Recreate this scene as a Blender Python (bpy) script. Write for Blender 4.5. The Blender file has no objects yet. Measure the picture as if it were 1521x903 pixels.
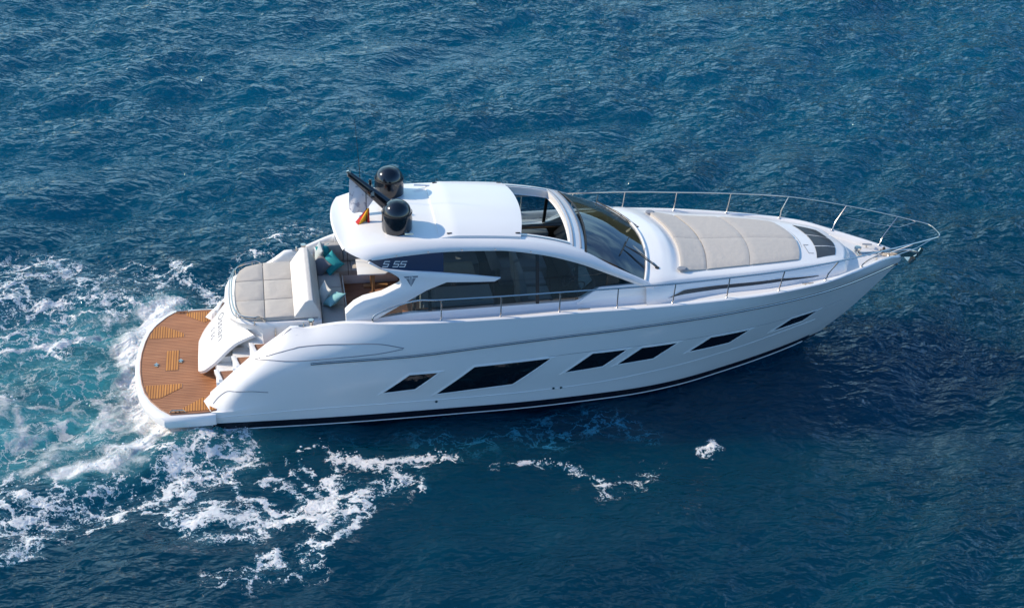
import bpy, bmesh, math, random
import numpy as np
from mathutils import Vector, Matrix, Euler
from mathutils.bvhtree import BVHTree
random.seed(7); rng = np.random.default_rng(11)
PI = math.pi; rad = math.radians
scn = bpy.context.scene
# ---------------------------------------------------------------- camera, sky, sun, exposure
cam_d = bpy.data.cameras.new('camera'); cam = bpy.data.objects.new('camera', cam_d); scn.collection.objects.link(cam)
cam_d.sensor_width = 36; cam_d.lens = 47.605; cam_d.clip_start = .5; cam_d.clip_end = 8000
CM = Matrix(((0.98220112, 0.04443724, -0.1825001, 1.10758), (-0.17890317, 0.51732978, -0.83687727, -25.65191),
             (0.05722422, 0.85463163, 0.51607185, 17.44834), (0, 0, 0, 1)))
cam.matrix_world = CM; scn.camera = cam
SUN_EL = rad(33.0); SUN_TO = Vector((-1.0, .26, 0)).normalized()          # towards the sun, in plan
sun_vec = Vector((SUN_TO.x*math.cos(SUN_EL), SUN_TO.y*math.cos(SUN_EL), math.sin(SUN_EL)))
SKY_SAT = 1.16; REFL_CLOUD = 7.2
w = bpy.data.worlds.new('World'); scn.world = w; w.use_nodes = True
nt = w.node_tree; nt.nodes.clear()
sky = nt.nodes.new('ShaderNodeTexSky'); sky.sky_type = 'NISHITA'; sky.sun_disc = False
sky.sun_elevation = SUN_EL; sky.sun_rotation = math.atan2(SUN_TO.x, SUN_TO.y) % (2*PI)
sky.air_density = 1.0; sky.dust_density = .7; sky.ozone_density = 4.0; sky.altitude = 300
bg = nt.nodes.new('ShaderNodeBackground'); bg.inputs['Strength'].default_value = .15
wo = nt.nodes.new('ShaderNodeOutputWorld'); 
hs = nt.nodes.new('ShaderNodeHueSaturation'); hs.inputs['Saturation'].default_value = SKY_SAT; nt.links.new(sky.outputs[0], hs.inputs['Color'])
# unseen pale cloud bank added to port, to brighten the water's reflections
wtc = nt.nodes.new('ShaderNodeTexCoord'); wsx = nt.nodes.new('ShaderNodeSeparateXYZ'); nt.links.new(wtc.outputs['Generated'], wsx.inputs[0])
def wmr(v, a, b, c=0, d=1):
    q = nt.nodes.new('ShaderNodeMapRange'); q.interpolation_type = 'SMOOTHSTEP'; nt.links.new(v, q.inputs[0])
    for i, z in enumerate((a, b, c, d)): q.inputs[i+1].default_value = z
    return q.outputs[0]
def wmul(a, b, op='MULTIPLY'):
    q = nt.nodes.new('ShaderNodeMath'); q.operation = op; nt.links.new(a, q.inputs[0])
    if isinstance(b, float): q.inputs[1].default_value = b
    else: nt.links.new(b, q.inputs[1])
    return q.outputs[0]
wmp = nt.nodes.new('ShaderNodeMapping'); wmp.inputs['Scale'].default_value = (1, 1, 2.6); nt.links.new(wtc.outputs['Generated'], wmp.inputs[0])
wno = nt.nodes.new('ShaderNodeTexNoise'); wno.inputs['Scale'].default_value = 2.3; wno.inputs['Detail'].default_value = 7; wno.inputs['Roughness'].default_value = .55; nt.links.new(wmp.outputs[0], wno.inputs['Vector'])
cl = wmul(wmul(wmr(wno.outputs['Fac'], .36, .58), wmr(wsx.outputs['Y'], .15, .65)), wmr(wsx.outputs['Z'], .95, .45))
wmx = nt.nodes.new('ShaderNodeMix'); wmx.data_type = 'RGBA'; nt.links.new(cl, wmx.inputs[0]); nt.links.new(hs.outputs[0], wmx.inputs[6]); wmx.inputs[7].default_value = (REFL_CLOUD*.52, REFL_CLOUD*.86, REFL_CLOUD*1.08, 1)
nt.links.new(wmx.outputs[2], bg.inputs[0]); nt.links.new(bg.outputs[0], wo.inputs[0])
sd = bpy.data.lights.new('sun', 'SUN'); sd.energy = 3.25; sd.angle = rad(.55); sd.color = (1, .845, .65)
so = bpy.data.objects.new('sun', sd); scn.collection.objects.link(so); so.location = (-20, 5, 30)
so.rotation_euler = (-sun_vec).to_track_quat('-Z', 'Y').to_euler()
scn.view_settings.view_transform = 'Standard'; scn.view_settings.look = 'None'
scn.view_settings.exposure = 0.5; scn.view_settings.gamma = 1; scn.view_settings.use_curve_mapping = False
scn.render.engine = 'CYCLES'
scn.cycles.max_bounces = 8; scn.cycles.transparent_max_bounces = 12; scn.cycles.caustics_reflective = False; scn.cycles.caustics_refractive = False
scn.cycles.sample_clamp_indirect = 4

# ---------------------------------------------------------------- helpers
BOAT = Matrix.Translation((0, 0, .22)) @ Matrix.Rotation(rad(-1.0), 4, 'Y')   # bow raised one degree
C = scn.collection
def tag(o, label=None, cat=None, group=None, kind=None):
    if label: o['label'] = label
    if cat: o['category'] = cat
    if group: o['group'] = group
    if kind: o['kind'] = kind
    return o
class MB:
    def __init__(s): s.v = []; s.f = []; s.m = []
    def add(s, vs, fs, mi=0):
        n = len(s.v); s.v += [tuple(map(float, q)) for q in vs]; s.f += [tuple(i + n for i in q) for q in fs]; s.m += [mi]*len(fs); return s
    def grid(s, rows, mi=0, close=False, skip=None):
        R_ = len(rows); K = len(rows[0]); vs = [p for r in rows for p in r]; fs = []
        for i in range(R_ - 1):
            for j in range(K if close else K - 1):
                if skip and skip(i, j): continue
                a = i*K + j; b = i*K + (j+1) % K; fs.append((a, b, b + K, a + K))
        return s.add(vs, fs, mi)
    def mirror(s):
        n = len(s.v); s.v += [(x, -y, z) for x, y, z in s.v]; s.f += [tuple(i + n for i in reversed(q)) for q in s.f]; s.m += s.m[:]; return s
    def box(s, x0, x1, y0, y1, z0, z1, mi=0, M=None):
        vs = [Vector((x, y, z)) for z in (z0, z1) for x, y in ((x0, y0), (x1, y0), (x1, y1), (x0, y1))]
        if M: vs = [M @ v for v in vs]
        return s.add(vs, [(3, 2, 1, 0), (4, 5, 6, 7), (0, 1, 5, 4), (1, 2, 6, 5), (2, 3, 7, 6), (3, 0, 4, 7)], mi)
    def prism(s, poly, h0, h1, axis='z', mi=0):
        def P(a, b, h): return {'z': (a, b, h), 'y': (a, h, b), 'x': (h, a, b)}[axis]
        n = len(poly); vs = [P(*p, h0) for p in poly] + [P(*p, h1) for p in poly]
        return s.add(vs, [tuple(range(n))[::-1], tuple(range(n, 2*n))] + [(i, (i+1) % n, n + (i+1) % n, n + i) for i in range(n)], mi)
    def tube(s, pts, r, k=8, mi=0, rr=None):
        pts = [Vector(p) for p in pts]; rows = []; up = Vector((0, 0, 1)); N = None
        for i, p in enumerate(pts):
            d = (pts[min(i+1, len(pts)-1)] - pts[max(i-1, 0)]).normalized()
            if N is None: N = d.cross(up if abs(d.z) < .9 else Vector((1, 0, 0))).normalized()
            N = (N - d*N.dot(d)).normalized(); B = d.cross(N); q = rr[i] if rr else r
            rows.append([tuple(p + (N*math.cos(a) + B*math.sin(a))*q) for a in [2*PI*j/k for j in range(k)]])
        s.grid(rows, mi, close=True); n = len(s.v) - len(rows)*k
        s.f += [tuple(range(n, n+k))[::-1], tuple(range(len(s.v)-k, len(s.v)))]; s.m += [mi, mi]; return s
    def lathe(s, prof, cx=0, cy=0, cz=0, k=40, mi=0):
        return s.grid([[(cx + r*math.cos(a), cy + r*math.sin(a), cz + z) for a in [2*PI*j/k for j in range(k)]] for r, z in prof], mi, close=True)
    def build(s, name, mat, parent=None, M=None, bevel=0, ang=32, smooth=True, fix=True, thick=0, off=-1, seg=2):
        me = bpy.data.meshes.new(name); me.from_pydata(s.v, [], s.f)
        mats = mat if isinstance(mat, (list, tuple)) else [mat]
        for m_ in mats: me.materials.append(m_)
        me.polygons.foreach_set('material_index', s.m)
        bm = bmesh.new(); bm.from_mesh(me); bmesh.ops.remove_doubles(bm, verts=bm.verts, dist=1e-5)
        if fix: bmesh.ops.recalc_face_normals(bm, faces=bm.faces)
        if thick: 
            bmesh.ops.solidify(bm, geom=bm.faces[:], thickness=thick)
            bmesh.ops.recalc_face_normals(bm, faces=bm.faces)
        if bevel:
            ed = [e for e in bm.edges if e.is_manifold and e.calc_face_angle(0) > rad(35)]
            bmesh.ops.bevel(bm, geom=ed, offset=bevel, segments=seg, profile=.6, affect='EDGES', clamp_overlap=True)
        for f in bm.faces: f.smooth = smooth
        for e in bm.edges: e.smooth = not (e.is_manifold and e.calc_face_angle(0) > rad(ang if not bevel else 60))
        bm.to_mesh(me); bm.free()
        o = bpy.data.objects.new(name, me); C.objects.link(o)
        if parent is not None: o.parent = parent
        if M is not None: o.matrix_world = M if parent is None else M
        return o
def spline(pts, n=8):
    'Catmull-Rom through points'
    P = [Vector(p) for p in pts]; P = [2*P[0]-P[1]] + P + [2*P[-1]-P[-2]]; out = []
    for i in range(1, len(P)-2):
        for k in range(n):
            t = k/n; out.append(.5*((2*P[i]) + (P[i+1]-P[i-1])*t + (2*P[i-1]-5*P[i]+4*P[i+1]-P[i+2])*t*t + (3*P[i]-P[i-1]-3*P[i+1]+P[i+2])*t**3))
    return out + [P[-2]]
def lerp(a, b, t): return a + (b - a)*t

# ---------------------------------------------------------------- materials
def mat(name, col, rough=.5, metal=0, coat=0, ior=1.45, noise=None, bump=None, sheen=0, rvar=0):
    m = bpy.data.materials.new(name); m.use_nodes = True; t = m.node_tree; b = t.nodes['Principled BSDF']
    b.inputs['Base Color'].default_value = (*col, 1); b.inputs['Roughness'].default_value = rough; b.inputs['Metallic'].default_value = metal
    b.inputs['Coat Weight'].default_value = coat; b.inputs['Coat Roughness'].default_value = .06; b.inputs['IOR'].default_value = ior; b.inputs['Sheen Weight'].default_value = sheen
    tc = t.nodes.new('ShaderNodeTexCoord')
    if noise:   # (scale, amount)
        n = t.nodes.new('ShaderNodeTexNoise'); n.inputs['Scale'].default_value = noise[0]; n.inputs['Detail'].default_value = 6
        mx = t.nodes.new('ShaderNodeMix'); mx.data_type = 'RGBA'; a = noise[1]
        mx.inputs[6].default_value = (*[c*(1-a) for c in col], 1); mx.inputs[7].default_value = (*[min(1, c*(1+a)) for c in col], 1)
        t.links.new(tc.outputs['Object'], n.inputs['Vector']); t.links.new(n.outputs['Fac'], mx.inputs[0]); t.links.new(mx.outputs[2], b.inputs['Base Color'])
    if rvar:
        n = t.nodes.new('ShaderNodeTexNoise'); n.inputs['Scale'].default_value = 1.7; n.inputs['Detail'].default_value = 5
        mr = t.nodes.new('ShaderNodeMapRange'); mr.inputs[3].default_value = rough; mr.inputs[4].default_value = rough + rvar
        t.links.new(tc.outputs['Object'], n.inputs['Vector']); t.links.new(n.outputs['Fac'], mr.inputs[0]); t.links.new(mr.outputs[0], b.inputs['Roughness'])
    if bump:    # (scale, distance)
        n = t.nodes.new('ShaderNodeTexNoise'); n.inputs['Scale'].default_value = bump[0]; n.inputs['Detail'].default_value = 4
        bp_ = t.nodes.new('ShaderNodeBump'); bp_.inputs['Distance'].default_value = bump[1]; bp_.inputs['Strength'].default_value = .6
        t.links.new(tc.outputs['Object'], n.inputs['Vector']); t.links.new(n.outputs['Fac'], bp_.inputs['Height']); t.links.new(bp_.outputs[0], b.inputs['Normal'])
    return m
GEL = mat('white_gelcoat', (.80, .80, .79), .32, coat=.5, noise=(1.3, .025), rvar=.12)
DECK = mat('nonslip_deck', (.76, .755, .74), .6, noise=(30, .03), bump=(160, .002))
FAB = mat('beige_cushion', (.47, .435, .39), .85, noise=(9, .05), bump=(7, .02), sheen=.2)
FAB2 = mat('pale_cushion', (.74, .71, .66), .8, noise=(9, .03), bump=(6, .02))
FAB3 = mat('grey_cushion', (.44, .43, .41), .85, noise=(9, .06), bump=(7, .02))
CHR = mat('polished_steel', (.60, .55, .50), .12, metal=1, rvar=.1)
BLK = mat('black_gloss', (.006, .008, .012), .1, coat=.6, ior=1.5, rvar=.06)
RUB = mat('black_rubber', (.02, .02, .022), .5)
ANTI = mat('antifouling', (.012, .018, .028), .4, noise=(4, .3))
NAVY = mat('boot_stripe', (.006, .008, .016), .25, coat=.3)
SKYG = mat('dark_glass_painted_sky', (.003, .030, .085), .10, ior=1.5)  # blue is painted sky and sea reflection on dark glass
GRYL = mat('groove_shade_grey_trim', (.22, .23, .26), .4)  # grey paints groove shade on the hull; plain colour on trims and crest
DKG = mat('skylight_glass', (.035, .033, .036), .35, coat=.15)
WINB = mat('black_hull_glass', (.004, .007, .012), .05, ior=1.5)
BRN = mat('bronze_glass', (.045, .033, .028), .15, ior=1.5)
SAL_W = mat('cream_leather', (.36, .34, .31), .6, noise=(5, .06))
SAL_D = mat('dark_dash', (.03, .03, .035), .5)
SAL_F = mat('walnut_floor', (.10, .055, .03), .4, noise=(8, .3))
WOOD = mat('varnished_wood', (.42, .24, .11), .35, noise=(12, .25))
TEAL = mat('teal_fabric', (.03, .36, .38), .85, noise=(14, .12), bump=(25, .01))
TEAL2 = mat('pale_teal_fabric', (.24, .50, .52), .85, noise=(14, .12), bump=(25, .01))
GREYP = mat('grey_fabric', (.20, .195, .21), .85, noise=(14, .12), bump=(25, .01))
GREYL = mat('light_grey_fabric', (.42, .47, .47), .85, noise=(14, .12), bump=(25, .01))
CRM = mat('cream_fabric', (.62, .62, .58), .85, noise=(14, .08), bump=(25, .01))
RED = mat('red_flag', (.50, .02, .02), .8); YEL = mat('yellow_flag', (.75, .38, .02), .8)
def flagmat():
    m = mat('white_flag', (.6, .6, .62), .8); t = m.node_tree; b = t.nodes['Principled BSDF']
    tc = t.nodes['Texture Coordinate']; n = t.nodes.new('ShaderNodeTexNoise'); n.inputs['Scale'].default_value = 7; n.inputs['Detail'].default_value = 2
    r = t.nodes.new('ShaderNodeValToRGB'); r.color_ramp.elements[0].position = .34; r.color_ramp.elements[0].color = (.34, .34, .40, 1); r.color_ramp.elements[1].position = .42; r.color_ramp.elements[1].color = (.66, .66, .68, 1)
    t.links.new(tc.outputs['Object'], n.inputs['Vector']); t.links.new(n.outputs['Fac'], r.inputs[0]); t.links.new(r.outputs[0], b.inputs['Base Color']); return m
WFLAG = flagmat()
def glass(name, tint, rough=.0, ior=1.5, dens=.0):
    m = bpy.data.materials.new(name); m.use_nodes = True; t = m.node_tree; t.nodes.clear()
    tr = t.nodes.new('ShaderNodeBsdfTransparent'); tr.inputs[0].default_value = (*tint, 1)
    gl = t.nodes.new('ShaderNodeBsdfGlossy'); gl.inputs['Roughness'].default_value = rough; gl.inputs['Color'].default_value = (1, 1, 1, 1)
    fr = t.nodes.new('ShaderNodeFresnel'); fr.inputs[0].default_value = ior
    mx = t.nodes.new('ShaderNodeMixShader'); o = t.nodes.new('ShaderNodeOutputMaterial')
    t.links.new(fr.outputs[0], mx.inputs[0]); t.links.new(tr.outputs[0], mx.inputs[1]); t.links.new(gl.outputs[0], mx.inputs[2]); t.links.new(mx.outputs[0], o.inputs[0]); return m
SIDEG = glass('tinted_side_glass', (.34, .44, .50), ior=1.75)
WSG = glass('windscreen_glass', (.42, .48, .47), ior=2.4)
def teak(name, c1, c2, axis, pitch, caulk=.12):
    m = bpy.data.materials.new(name); m.use_nodes = True; t = m.node_tree; b = t.nodes['Principled BSDF']; L = t.links
    tc = t.nodes.new('ShaderNodeTexCoord'); sx = t.nodes.new('ShaderNodeSeparateXYZ'); L.new(tc.outputs['Object'], sx.inputs[0])
    d = t.nodes.new('ShaderNodeMath'); d.operation = 'DIVIDE'; d.inputs[1].default_value = pitch; L.new(sx.outputs[axis], d.inputs[0])
    fr = t.nodes.new('ShaderNodeMath'); fr.operation = 'FRACT'; L.new(d.outputs[0], fr.inputs[0])
    fl = t.nodes.new('ShaderNodeMath'); fl.operation = 'FLOOR'; L.new(d.outputs[0], fl.inputs[0])
    wn = t.nodes.new('ShaderNodeTexWhiteNoise'); wn.noise_dimensions = '1D'; L.new(fl.outputs[0], wn.inputs['W'])
    lt = t.nodes.new('ShaderNodeMath'); lt.operation = 'LESS_THAN'; lt.inputs[1].default_value = caulk; L.new(fr.outputs[0], lt.inputs[0])
    mp = t.nodes.new('ShaderNodeMapping'); mp.inputs['Scale'].default_value = (4, 60, 4) if axis == 1 else (60, 4, 4); L.new(tc.outputs['Object'], mp.inputs[0])
    n = t.nodes.new('ShaderNodeTexNoise'); n.inputs['Scale'].default_value = 1; n.inputs['Detail'].default_value = 4; L.new(mp.outputs[0], n.inputs['Vector'])
    ad = t.nodes.new('ShaderNodeMath'); ad.operation = 'ADD'; L.new(wn.outputs['Value'], ad.inputs[0]); L.new(n.outputs['Fac'], ad.inputs[1])
    hf = t.nodes.new('ShaderNodeMath'); hf.operation = 'MULTIPLY'; hf.inputs[1].default_value = .5; L.new(ad.outputs[0], hf.inputs[0])
    mx = t.nodes.new('ShaderNodeMix'); mx.data_type = 'RGBA'; mx.inputs[6].default_value = (*c1, 1); mx.inputs[7].default_value = (*c2, 1); L.new(hf.outputs[0], mx.inputs[0])
    n2 = t.nodes.new('ShaderNodeTexNoise'); n2.inputs['Scale'].default_value = 1.6; n2.inputs['Detail'].default_value = 5; L.new(tc.outputs['Object'], n2.inputs['Vector'])
    rr = t.nodes.new('ShaderNodeMapRange'); rr.inputs[1].default_value = .3; rr.inputs[2].default_value = .7; rr.inputs[3].default_value = .86; rr.inputs[4].default_value = 1.14; L.new(n2.outputs['Fac'], rr.inputs[0])
    mu = t.nodes.new('ShaderNodeMix'); mu.data_type = 'RGBA'; mu.blend_type = 'MULTIPLY'; mu.inputs[0].default_value = 1; L.new(mx.outputs[2], mu.inputs[6]); L.new(rr.outputs[0], mu.inputs[7])
    mc = t.nodes.new('ShaderNodeMix'); mc.data_type = 'RGBA'; L.new(lt.outputs[0], mc.inputs[0]); L.new(mu.outputs[2], mc.inputs[6]); mc.inputs[7].default_value = (c1[0]*.3, c1[1]*.22, c1[2]*.22, 1)
    L.new(mc.outputs[2], b.inputs['Base Color']); b.inputs['Roughness'].default_value = .6; return m
TEAK = teak('teak_planking', (.33, .13, .05), (.48, .22, .10), 1, .062, .2)
TEAKX = teak('oiled_teak_grating', (.44, .17, .03), (.62, .27, .06), 0, .055, .28)
TEAKC = teak('teak_cockpit', (.27, .13, .075), (.36, .19, .115), 1, .06, .12)
#<HULL>
def pchip(xs, ys, x):
    xs = np.asarray(xs, float); ys = np.asarray(ys, float); x = np.clip(np.asarray(x, float), xs[0], xs[-1])
    h = np.diff(xs); d = np.diff(ys) / h
    m = np.zeros(len(xs)); m[0] = d[0]; m[-1] = d[-1]
    for i in range(1, len(xs) - 1):
        if d[i-1] * d[i] > 0:
            w1 = 2 * h[i] + h[i-1]; w2 = h[i] + 2 * h[i-1]
            m[i] = (w1 + w2) / (w1 / d[i-1] + w2 / d[i])
    i = np.clip(np.searchsorted(xs, x, side='right') - 1, 0, len(xs) - 2)
    t = (x - xs[i]) / h[i]
    return ((2*t**3 - 3*t**2 + 1) * ys[i] + (t**3 - 2*t**2 + t) * h[i] * m[i]
            + (-2*t**3 + 3*t**2) * ys[i+1] + (t**3 - t**2) * h[i] * m[i+1])
# hull lines: (x, half breadth, height)
LINES = {
 'keel':  [(0,0,-.8),(6,0,-.85),(9,0,-.85),(11,0,-.8),(12.4,0,-.72),(13.6,0,-.45)],
 'chine': [(0,2.02,-.12),(3,2.05,-.15),(6,2.03,-.14),(8,1.92,-.14),(9.4,1.70,-.19),(10.5,1.42,-.21),(11.5,1.10,-.19),(12.5,.74,-.17),(13.5,.33,-.14),(14.2,0,-.10)],
 'stripe':[(0,2.045,-.02),(3,2.085,-.04),(6,2.065,-.03),(8,1.955,-.03),(9.4,1.74,-.07),(10.5,1.465,-.09),(11.5,1.145,-.08),(12.5,.785,-.07),(13.5,.38,-.04),(14.32,0,0)],
 'low':   [(0,2.09,.335),(.25,2.10,.345),(1,2.12,.38),(3,2.13,.42),(6,2.13,.45),(8,2.06,.46),(9.4,1.88,.46),(10.5,1.66,.46),(11.5,1.38,.46),(12.5,1.04,.48),(13.5,.66,.5),(14.3,.33,.55),(14.93,0,.55)],
 'mid':   [(0,1.90,.352),(.27,2.08,.357),(1,2.12,.62),(2,2.17,.85),(4,2.24,.98),(6,2.25,1.02),(8,2.22,1.1),(9.4,2.10,1.17),(10.5,1.94,1.2),(11.5,1.70,1.2),(12.5,1.39,1.2),(13.5,1.01,1.2),(14.3,.66,1.2),(15,.28,1.16),(15.42,0,1.09)],
 'strake':[(0,1.80,.40),(.27,2.0,.50),(.5,2.07,.74),(.9,2.11,1.05),(1.5,2.16,1.34),(2.1,2.2,1.5),(3,2.24,1.54),(4,2.27,1.57),(6,2.31,1.74),(8,2.32,1.89),(9.5,2.26,1.97),(10.5,2.16,2.0),(11.5,1.98,2.01),(12.5,1.72,1.99),(13.5,1.37,1.96),(14.3,.99,1.91),(15,.60,1.87),(15.6,.25,1.84),(15.98,0,1.77)],
 'upper': [(0,1.73,.49),(.27,1.86,.72),(.5,1.94,.93),(.9,1.98,1.27),(1.5,2.0,1.66),(2.1,2.05,1.83),(3,2.19,1.93),(4,2.25,1.97),(6,2.31,2.06),(8,2.33,2.16),(9.5,2.29,2.2),(10.5,2.20,2.2),(11.5,2.03,2.19),(12.5,1.79,2.17),(13.5,1.46,2.14),(14.3,1.09,2.08),(15,.70,2.03),(15.6,.30,1.96),(16.04,0,1.88)],
 'sheer': [(0,1.69,.54),(.3,1.71,.84),(.9,1.73,1.42),(1.2,1.70,1.66),(1.5,1.68,1.87),(1.8,1.67,2.07),(1.93,1.69,2.03),(2.4,1.82,2.15),(2.8,1.93,2.25),(3.2,2.05,2.3),(3.7,2.15,2.31),(4.5,2.24,2.33),(5.5,2.29,2.35),(6.5,2.31,2.37),(7.5,2.32,2.4),(8.5,2.32,2.41),(9.5,2.29,2.41),(10,2.25,2.4),(11,2.14,2.38),(12,1.98,2.35),(13,1.73,2.33),(13.5,1.57,2.32),(14,1.34,2.31),(14.5,1.04,2.26),(15,.71,2.20),(15.3,.51,2.17),(15.6,.33,2.12),(15.9,.17,2.04),(16.07,0.0,1.99)],
}
ORDER = ['keel','chine','stripe','low','mid','strake','upper','sheer']
def line(name, x):
    L = LINES[name]; xs = [p[0] for p in L]
    return pchip(xs, [p[1] for p in L], x), pchip(xs, [p[2] for p in L], x)
def hull_b(x, z):
    'half breadth of the topsides at (x, z)'
    pts = []
    for n in ORDER[1:]:
        L = LINES[n]
        if x > L[-1][0] + 1e-6: pts.append((L[-1][2] - .001*len(pts), 0.0)) if False else None; continue
        b, zz = line(n, x); pts.append((float(zz), float(b)))
    pts.sort()
    return float(pchip([p[0] for p in pts], [p[1] for p in pts], z)) if len(pts) > 1 else 0.0
#</HULL>
FOAM = {
 'churn': [
  ([(-1.23,2.86),(-1.73,1.94),(-1.97,0.83),(-1.85,-0.5),(-1.4,-1.78),(-0.36,-2.01)], 0.55, 1.15),
  ([(-1.22,2.74),(-2.0,2.71),(-2.94,2.95)], 0.5, 0.6),
  ([(-4.3,-1.83),(-3.6,-0.88),(-2.81,-0.41),(-1.84,-0.12)], 0.22, 0.75),
  ([(-4.96,-0.94),(-4.18,-0.65)], 0.5, 0.9),
  ([(-0.09,-1.92),(-0.77,-2.2),(-1.43,-2.7),(-2.65,-3.12)], 0.42, 1.05),
  ([(-2.51,-0.69),(-1.87,-1.97),(-2.22,-2.84)], 0.5, 0.75),
  ([(-4.41,-2.93),(-3.41,-2.71),(-2.82,-1.98),(-2.3,-1.69)], 0.3, 0.65),
  ([(-4.97,1.12),(-4.28,1.38),(-3.37,1.75)], 0.18, 0.6),
  ([(-1.84,2.55),(-2.71,1.89),(-3.33,2.09)], 0.3, 0.55),
  ([(-3.53,-1.56),(-4.04,-1.74)], 0.4, 0.6),
 ],
 'aer': [
  ([(-5.34,1.7),(-2.57,2.02),(-1.63,1.36)], 0.9, 0.75),
  ([(-5.14,0.34),(-2.01,0.3)], 0.9, 0.8),
  ([(-4.82,-1.89),(-2.71,-1.64),(-1.22,-1.32),(-0.23,-1.9)], 1.0, 1.0),
  ([(-0.37,-1.4),(0.19,-1.94)], 0.6, 1.0),
 ],
 'sub': [
  ([(4.54,-2.75),(5.38,-2.96),(6.61,-2.61),(7.86,-2.36),(9.26,-2.88)], 0.4, 0.6),
  ([(6.85,-2.88),(8.44,-2.5),(9.41,-3.14)], 0.35, 0.8),
  ([(1.87,-2.36),(3.41,-2.63),(4.7,-2.6)], 0.35, 0.35),
  ([(10.76,-0.94),(12.33,-0.66),(13.57,-0.05)], 0.25, 0.35),
  ([(13.61,0.55),(13.9,-0.08)], 0.4, 0.5),
 ],
 'lace': [
  ([(-5.73,5.43),(-4.28,5.38),(-3.83,4.94)], 0.55, 0.75),
  ([(-5.58,4.43),(-4.18,4.47),(-3.21,4.23),(-2.25,4.31)], 0.6, 0.6),
  ([(-5.25,3.15),(-4.39,3.54),(-3.56,3.0),(-2.81,3.24)], 0.7, 0.65),
  ([(-5.24,1.98),(-4.23,2.17),(-3.45,1.81)], 0.6, 0.7),
  ([(-1.96,4.86),(-0.97,4.64),(0.19,3.62),(0.03,3.15)], 0.28, 0.7),
  ([(-1.6,4.1),(-0.46,4.0)], 0.6, 0.4),
  ([(0.19,3.95),(0.7,4.92),(1.76,6.19),(2.67,6.77)], 0.35, 0.45),
  ([(6.87,6.65),(7.31,7.02)], 0.1, 0.1),
  ([(-2.35,3.36),(-1.24,3.11)], 0.5, 0.6),
  ([(8.01,-4.57),(7.51,-3.93),(6.7,-3.66),(6.39,-3.76)], 0.13, 0.85),
  ([(5.27,-3.64),(6.11,-3.73)], 0.12, 0.35),
  ([(4.8,-3.43),(4.18,-3.3),(3.6,-3.51),(2.64,-3.36)], 0.22, 1.0),
  ([(3.74,-3.48),(3.47,-4.12),(2.69,-4.46),(2.46,-4.01)], 0.2, 0.9),
  ([(4.23,-3.53),(4.19,-4.41)], 0.15, 0.6),
  ([(3.68,-4.03),(3.08,-4.61),(2.51,-5.16),(1.59,-5.25),(0.83,-4.97),(0.07,-4.74),(-0.47,-4.68)], 0.3, 1.1),
  ([(2.42,-4.53),(2.01,-4.8)], 0.3, 1.0),
  ([(3.22,-4.62),(2.78,-5.09)], 0.3, 0.8),
  ([(1.06,-3.53),(1.52,-4.01),(2.14,-4.71)], 0.12, 0.95),
  ([(0.26,-3.44),(0.59,-4.12),(1.23,-4.55)], 0.12, 0.95),
  ([(1.8,-3.76),(2.16,-4.4)], 0.1, 0.8),
  ([(1.57,-2.84),(2.02,-2.7)], 0.05, 1.0),
  ([(2.18,-2.81),(2.54,-3.4),(2.53,-4.01)], 0.06, 1.1),
  ([(1.57,-3.47),(1.69,-3.13)], 0.04, 0.9),
  ([(1.96,-3.29),(2.04,-3.74)], 0.04, 0.9),
  ([(0.4,-2.9),(0.06,-3.09),(-0.34,-3.59),(-0.97,-4.16)], 0.5, 0.85),
  ([(0.19,-2.53),(-0.21,-3.06),(-0.87,-3.21)], 0.5, 0.85),
  ([(-0.47,-3.69),(-1.5,-3.89),(-2.53,-3.78)], 0.45, 0.65),
  ([(-1.9,-4.6),(-2.61,-4.38),(-3.28,-3.9),(-4.04,-3.82)], 0.4, 0.85),
  ([(-2.56,-4.88),(-3.16,-5.0),(-3.78,-5.77)], 0.3, 0.75),
  ([(-3.2,-4.61),(-3.92,-4.72)], 0.5, 0.7),
  ([(-2.8,-3.64),(-3.85,-3.32),(-4.42,-2.82)], 0.4, 0.45),
  ([(1.92,-6.25),(1.42,-6.29),(0.93,-6.41)], 0.25, 0.36),
  ([(2.49,-5.46),(2.2,-5.91),(1.68,-6.04)], 0.14, 0.8),
  ([(0.88,-5.94),(0.99,-6.33),(1.24,-6.23),(1.19,-5.98),(0.88,-5.94)], 0.05, 1.0),
  ([(0.07,-6.4),(0.8,-6.62),(1.91,-6.53)], 0.3, 0.22),
  ([(-0.51,-4.82),(-0.18,-5.35),(0.57,-5.43)], 0.2, 0.7),
  ([(10.27,-3.83),(10.57,-3.58)], 0.13, 1.1),
  ([(14.44,-2.12),(14.81,-2.42)], 0.1, 0.2),
  ([(8.82,-4.48),(8.1,-5.06)], 0.4, 0.25),
 ],
}
# ---------------------------------------------------------------- sea
TL = 64.0; NF = 1024
def fft_sea(seed, wind, V, lmin, lmax, rms, spread=3.0):
    r = np.random.default_rng(seed); k1 = np.fft.fftfreq(NF, TL/NF)*2*np.pi; KX, KY = np.meshgrid(k1, k1, indexing='ij'); K = np.hypot(KX, KY); K[0, 0] = 1e-6
    L_ = V*V/9.81; wx, wy = math.cos(wind), math.sin(wind); cosf = (KX*wx + KY*wy)/K
    Pk = np.exp(-1/(K*L_)**2)/K**3.7*np.abs(cosf)**spread*np.where(cosf < 0, .35, 1)
    lam = 2*np.pi/K; Pk *= 1/(1+np.exp(-(lam-lmin)/(.15*lmin))); Pk *= 1/(1+np.exp((lam-lmax)/(.15*lmax))); Pk[0, 0] = 0
    h = np.sqrt(Pk)*(r.standard_normal((NF, NF)) + 1j*r.standard_normal((NF, NF)))
    H = np.fft.ifft2(h); s = rms/np.std(H.real)
    return H.real*s, np.fft.ifft2(1j*KX/K*h).real*s, np.fft.ifft2(1j*KY/K*h).real*s
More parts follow.
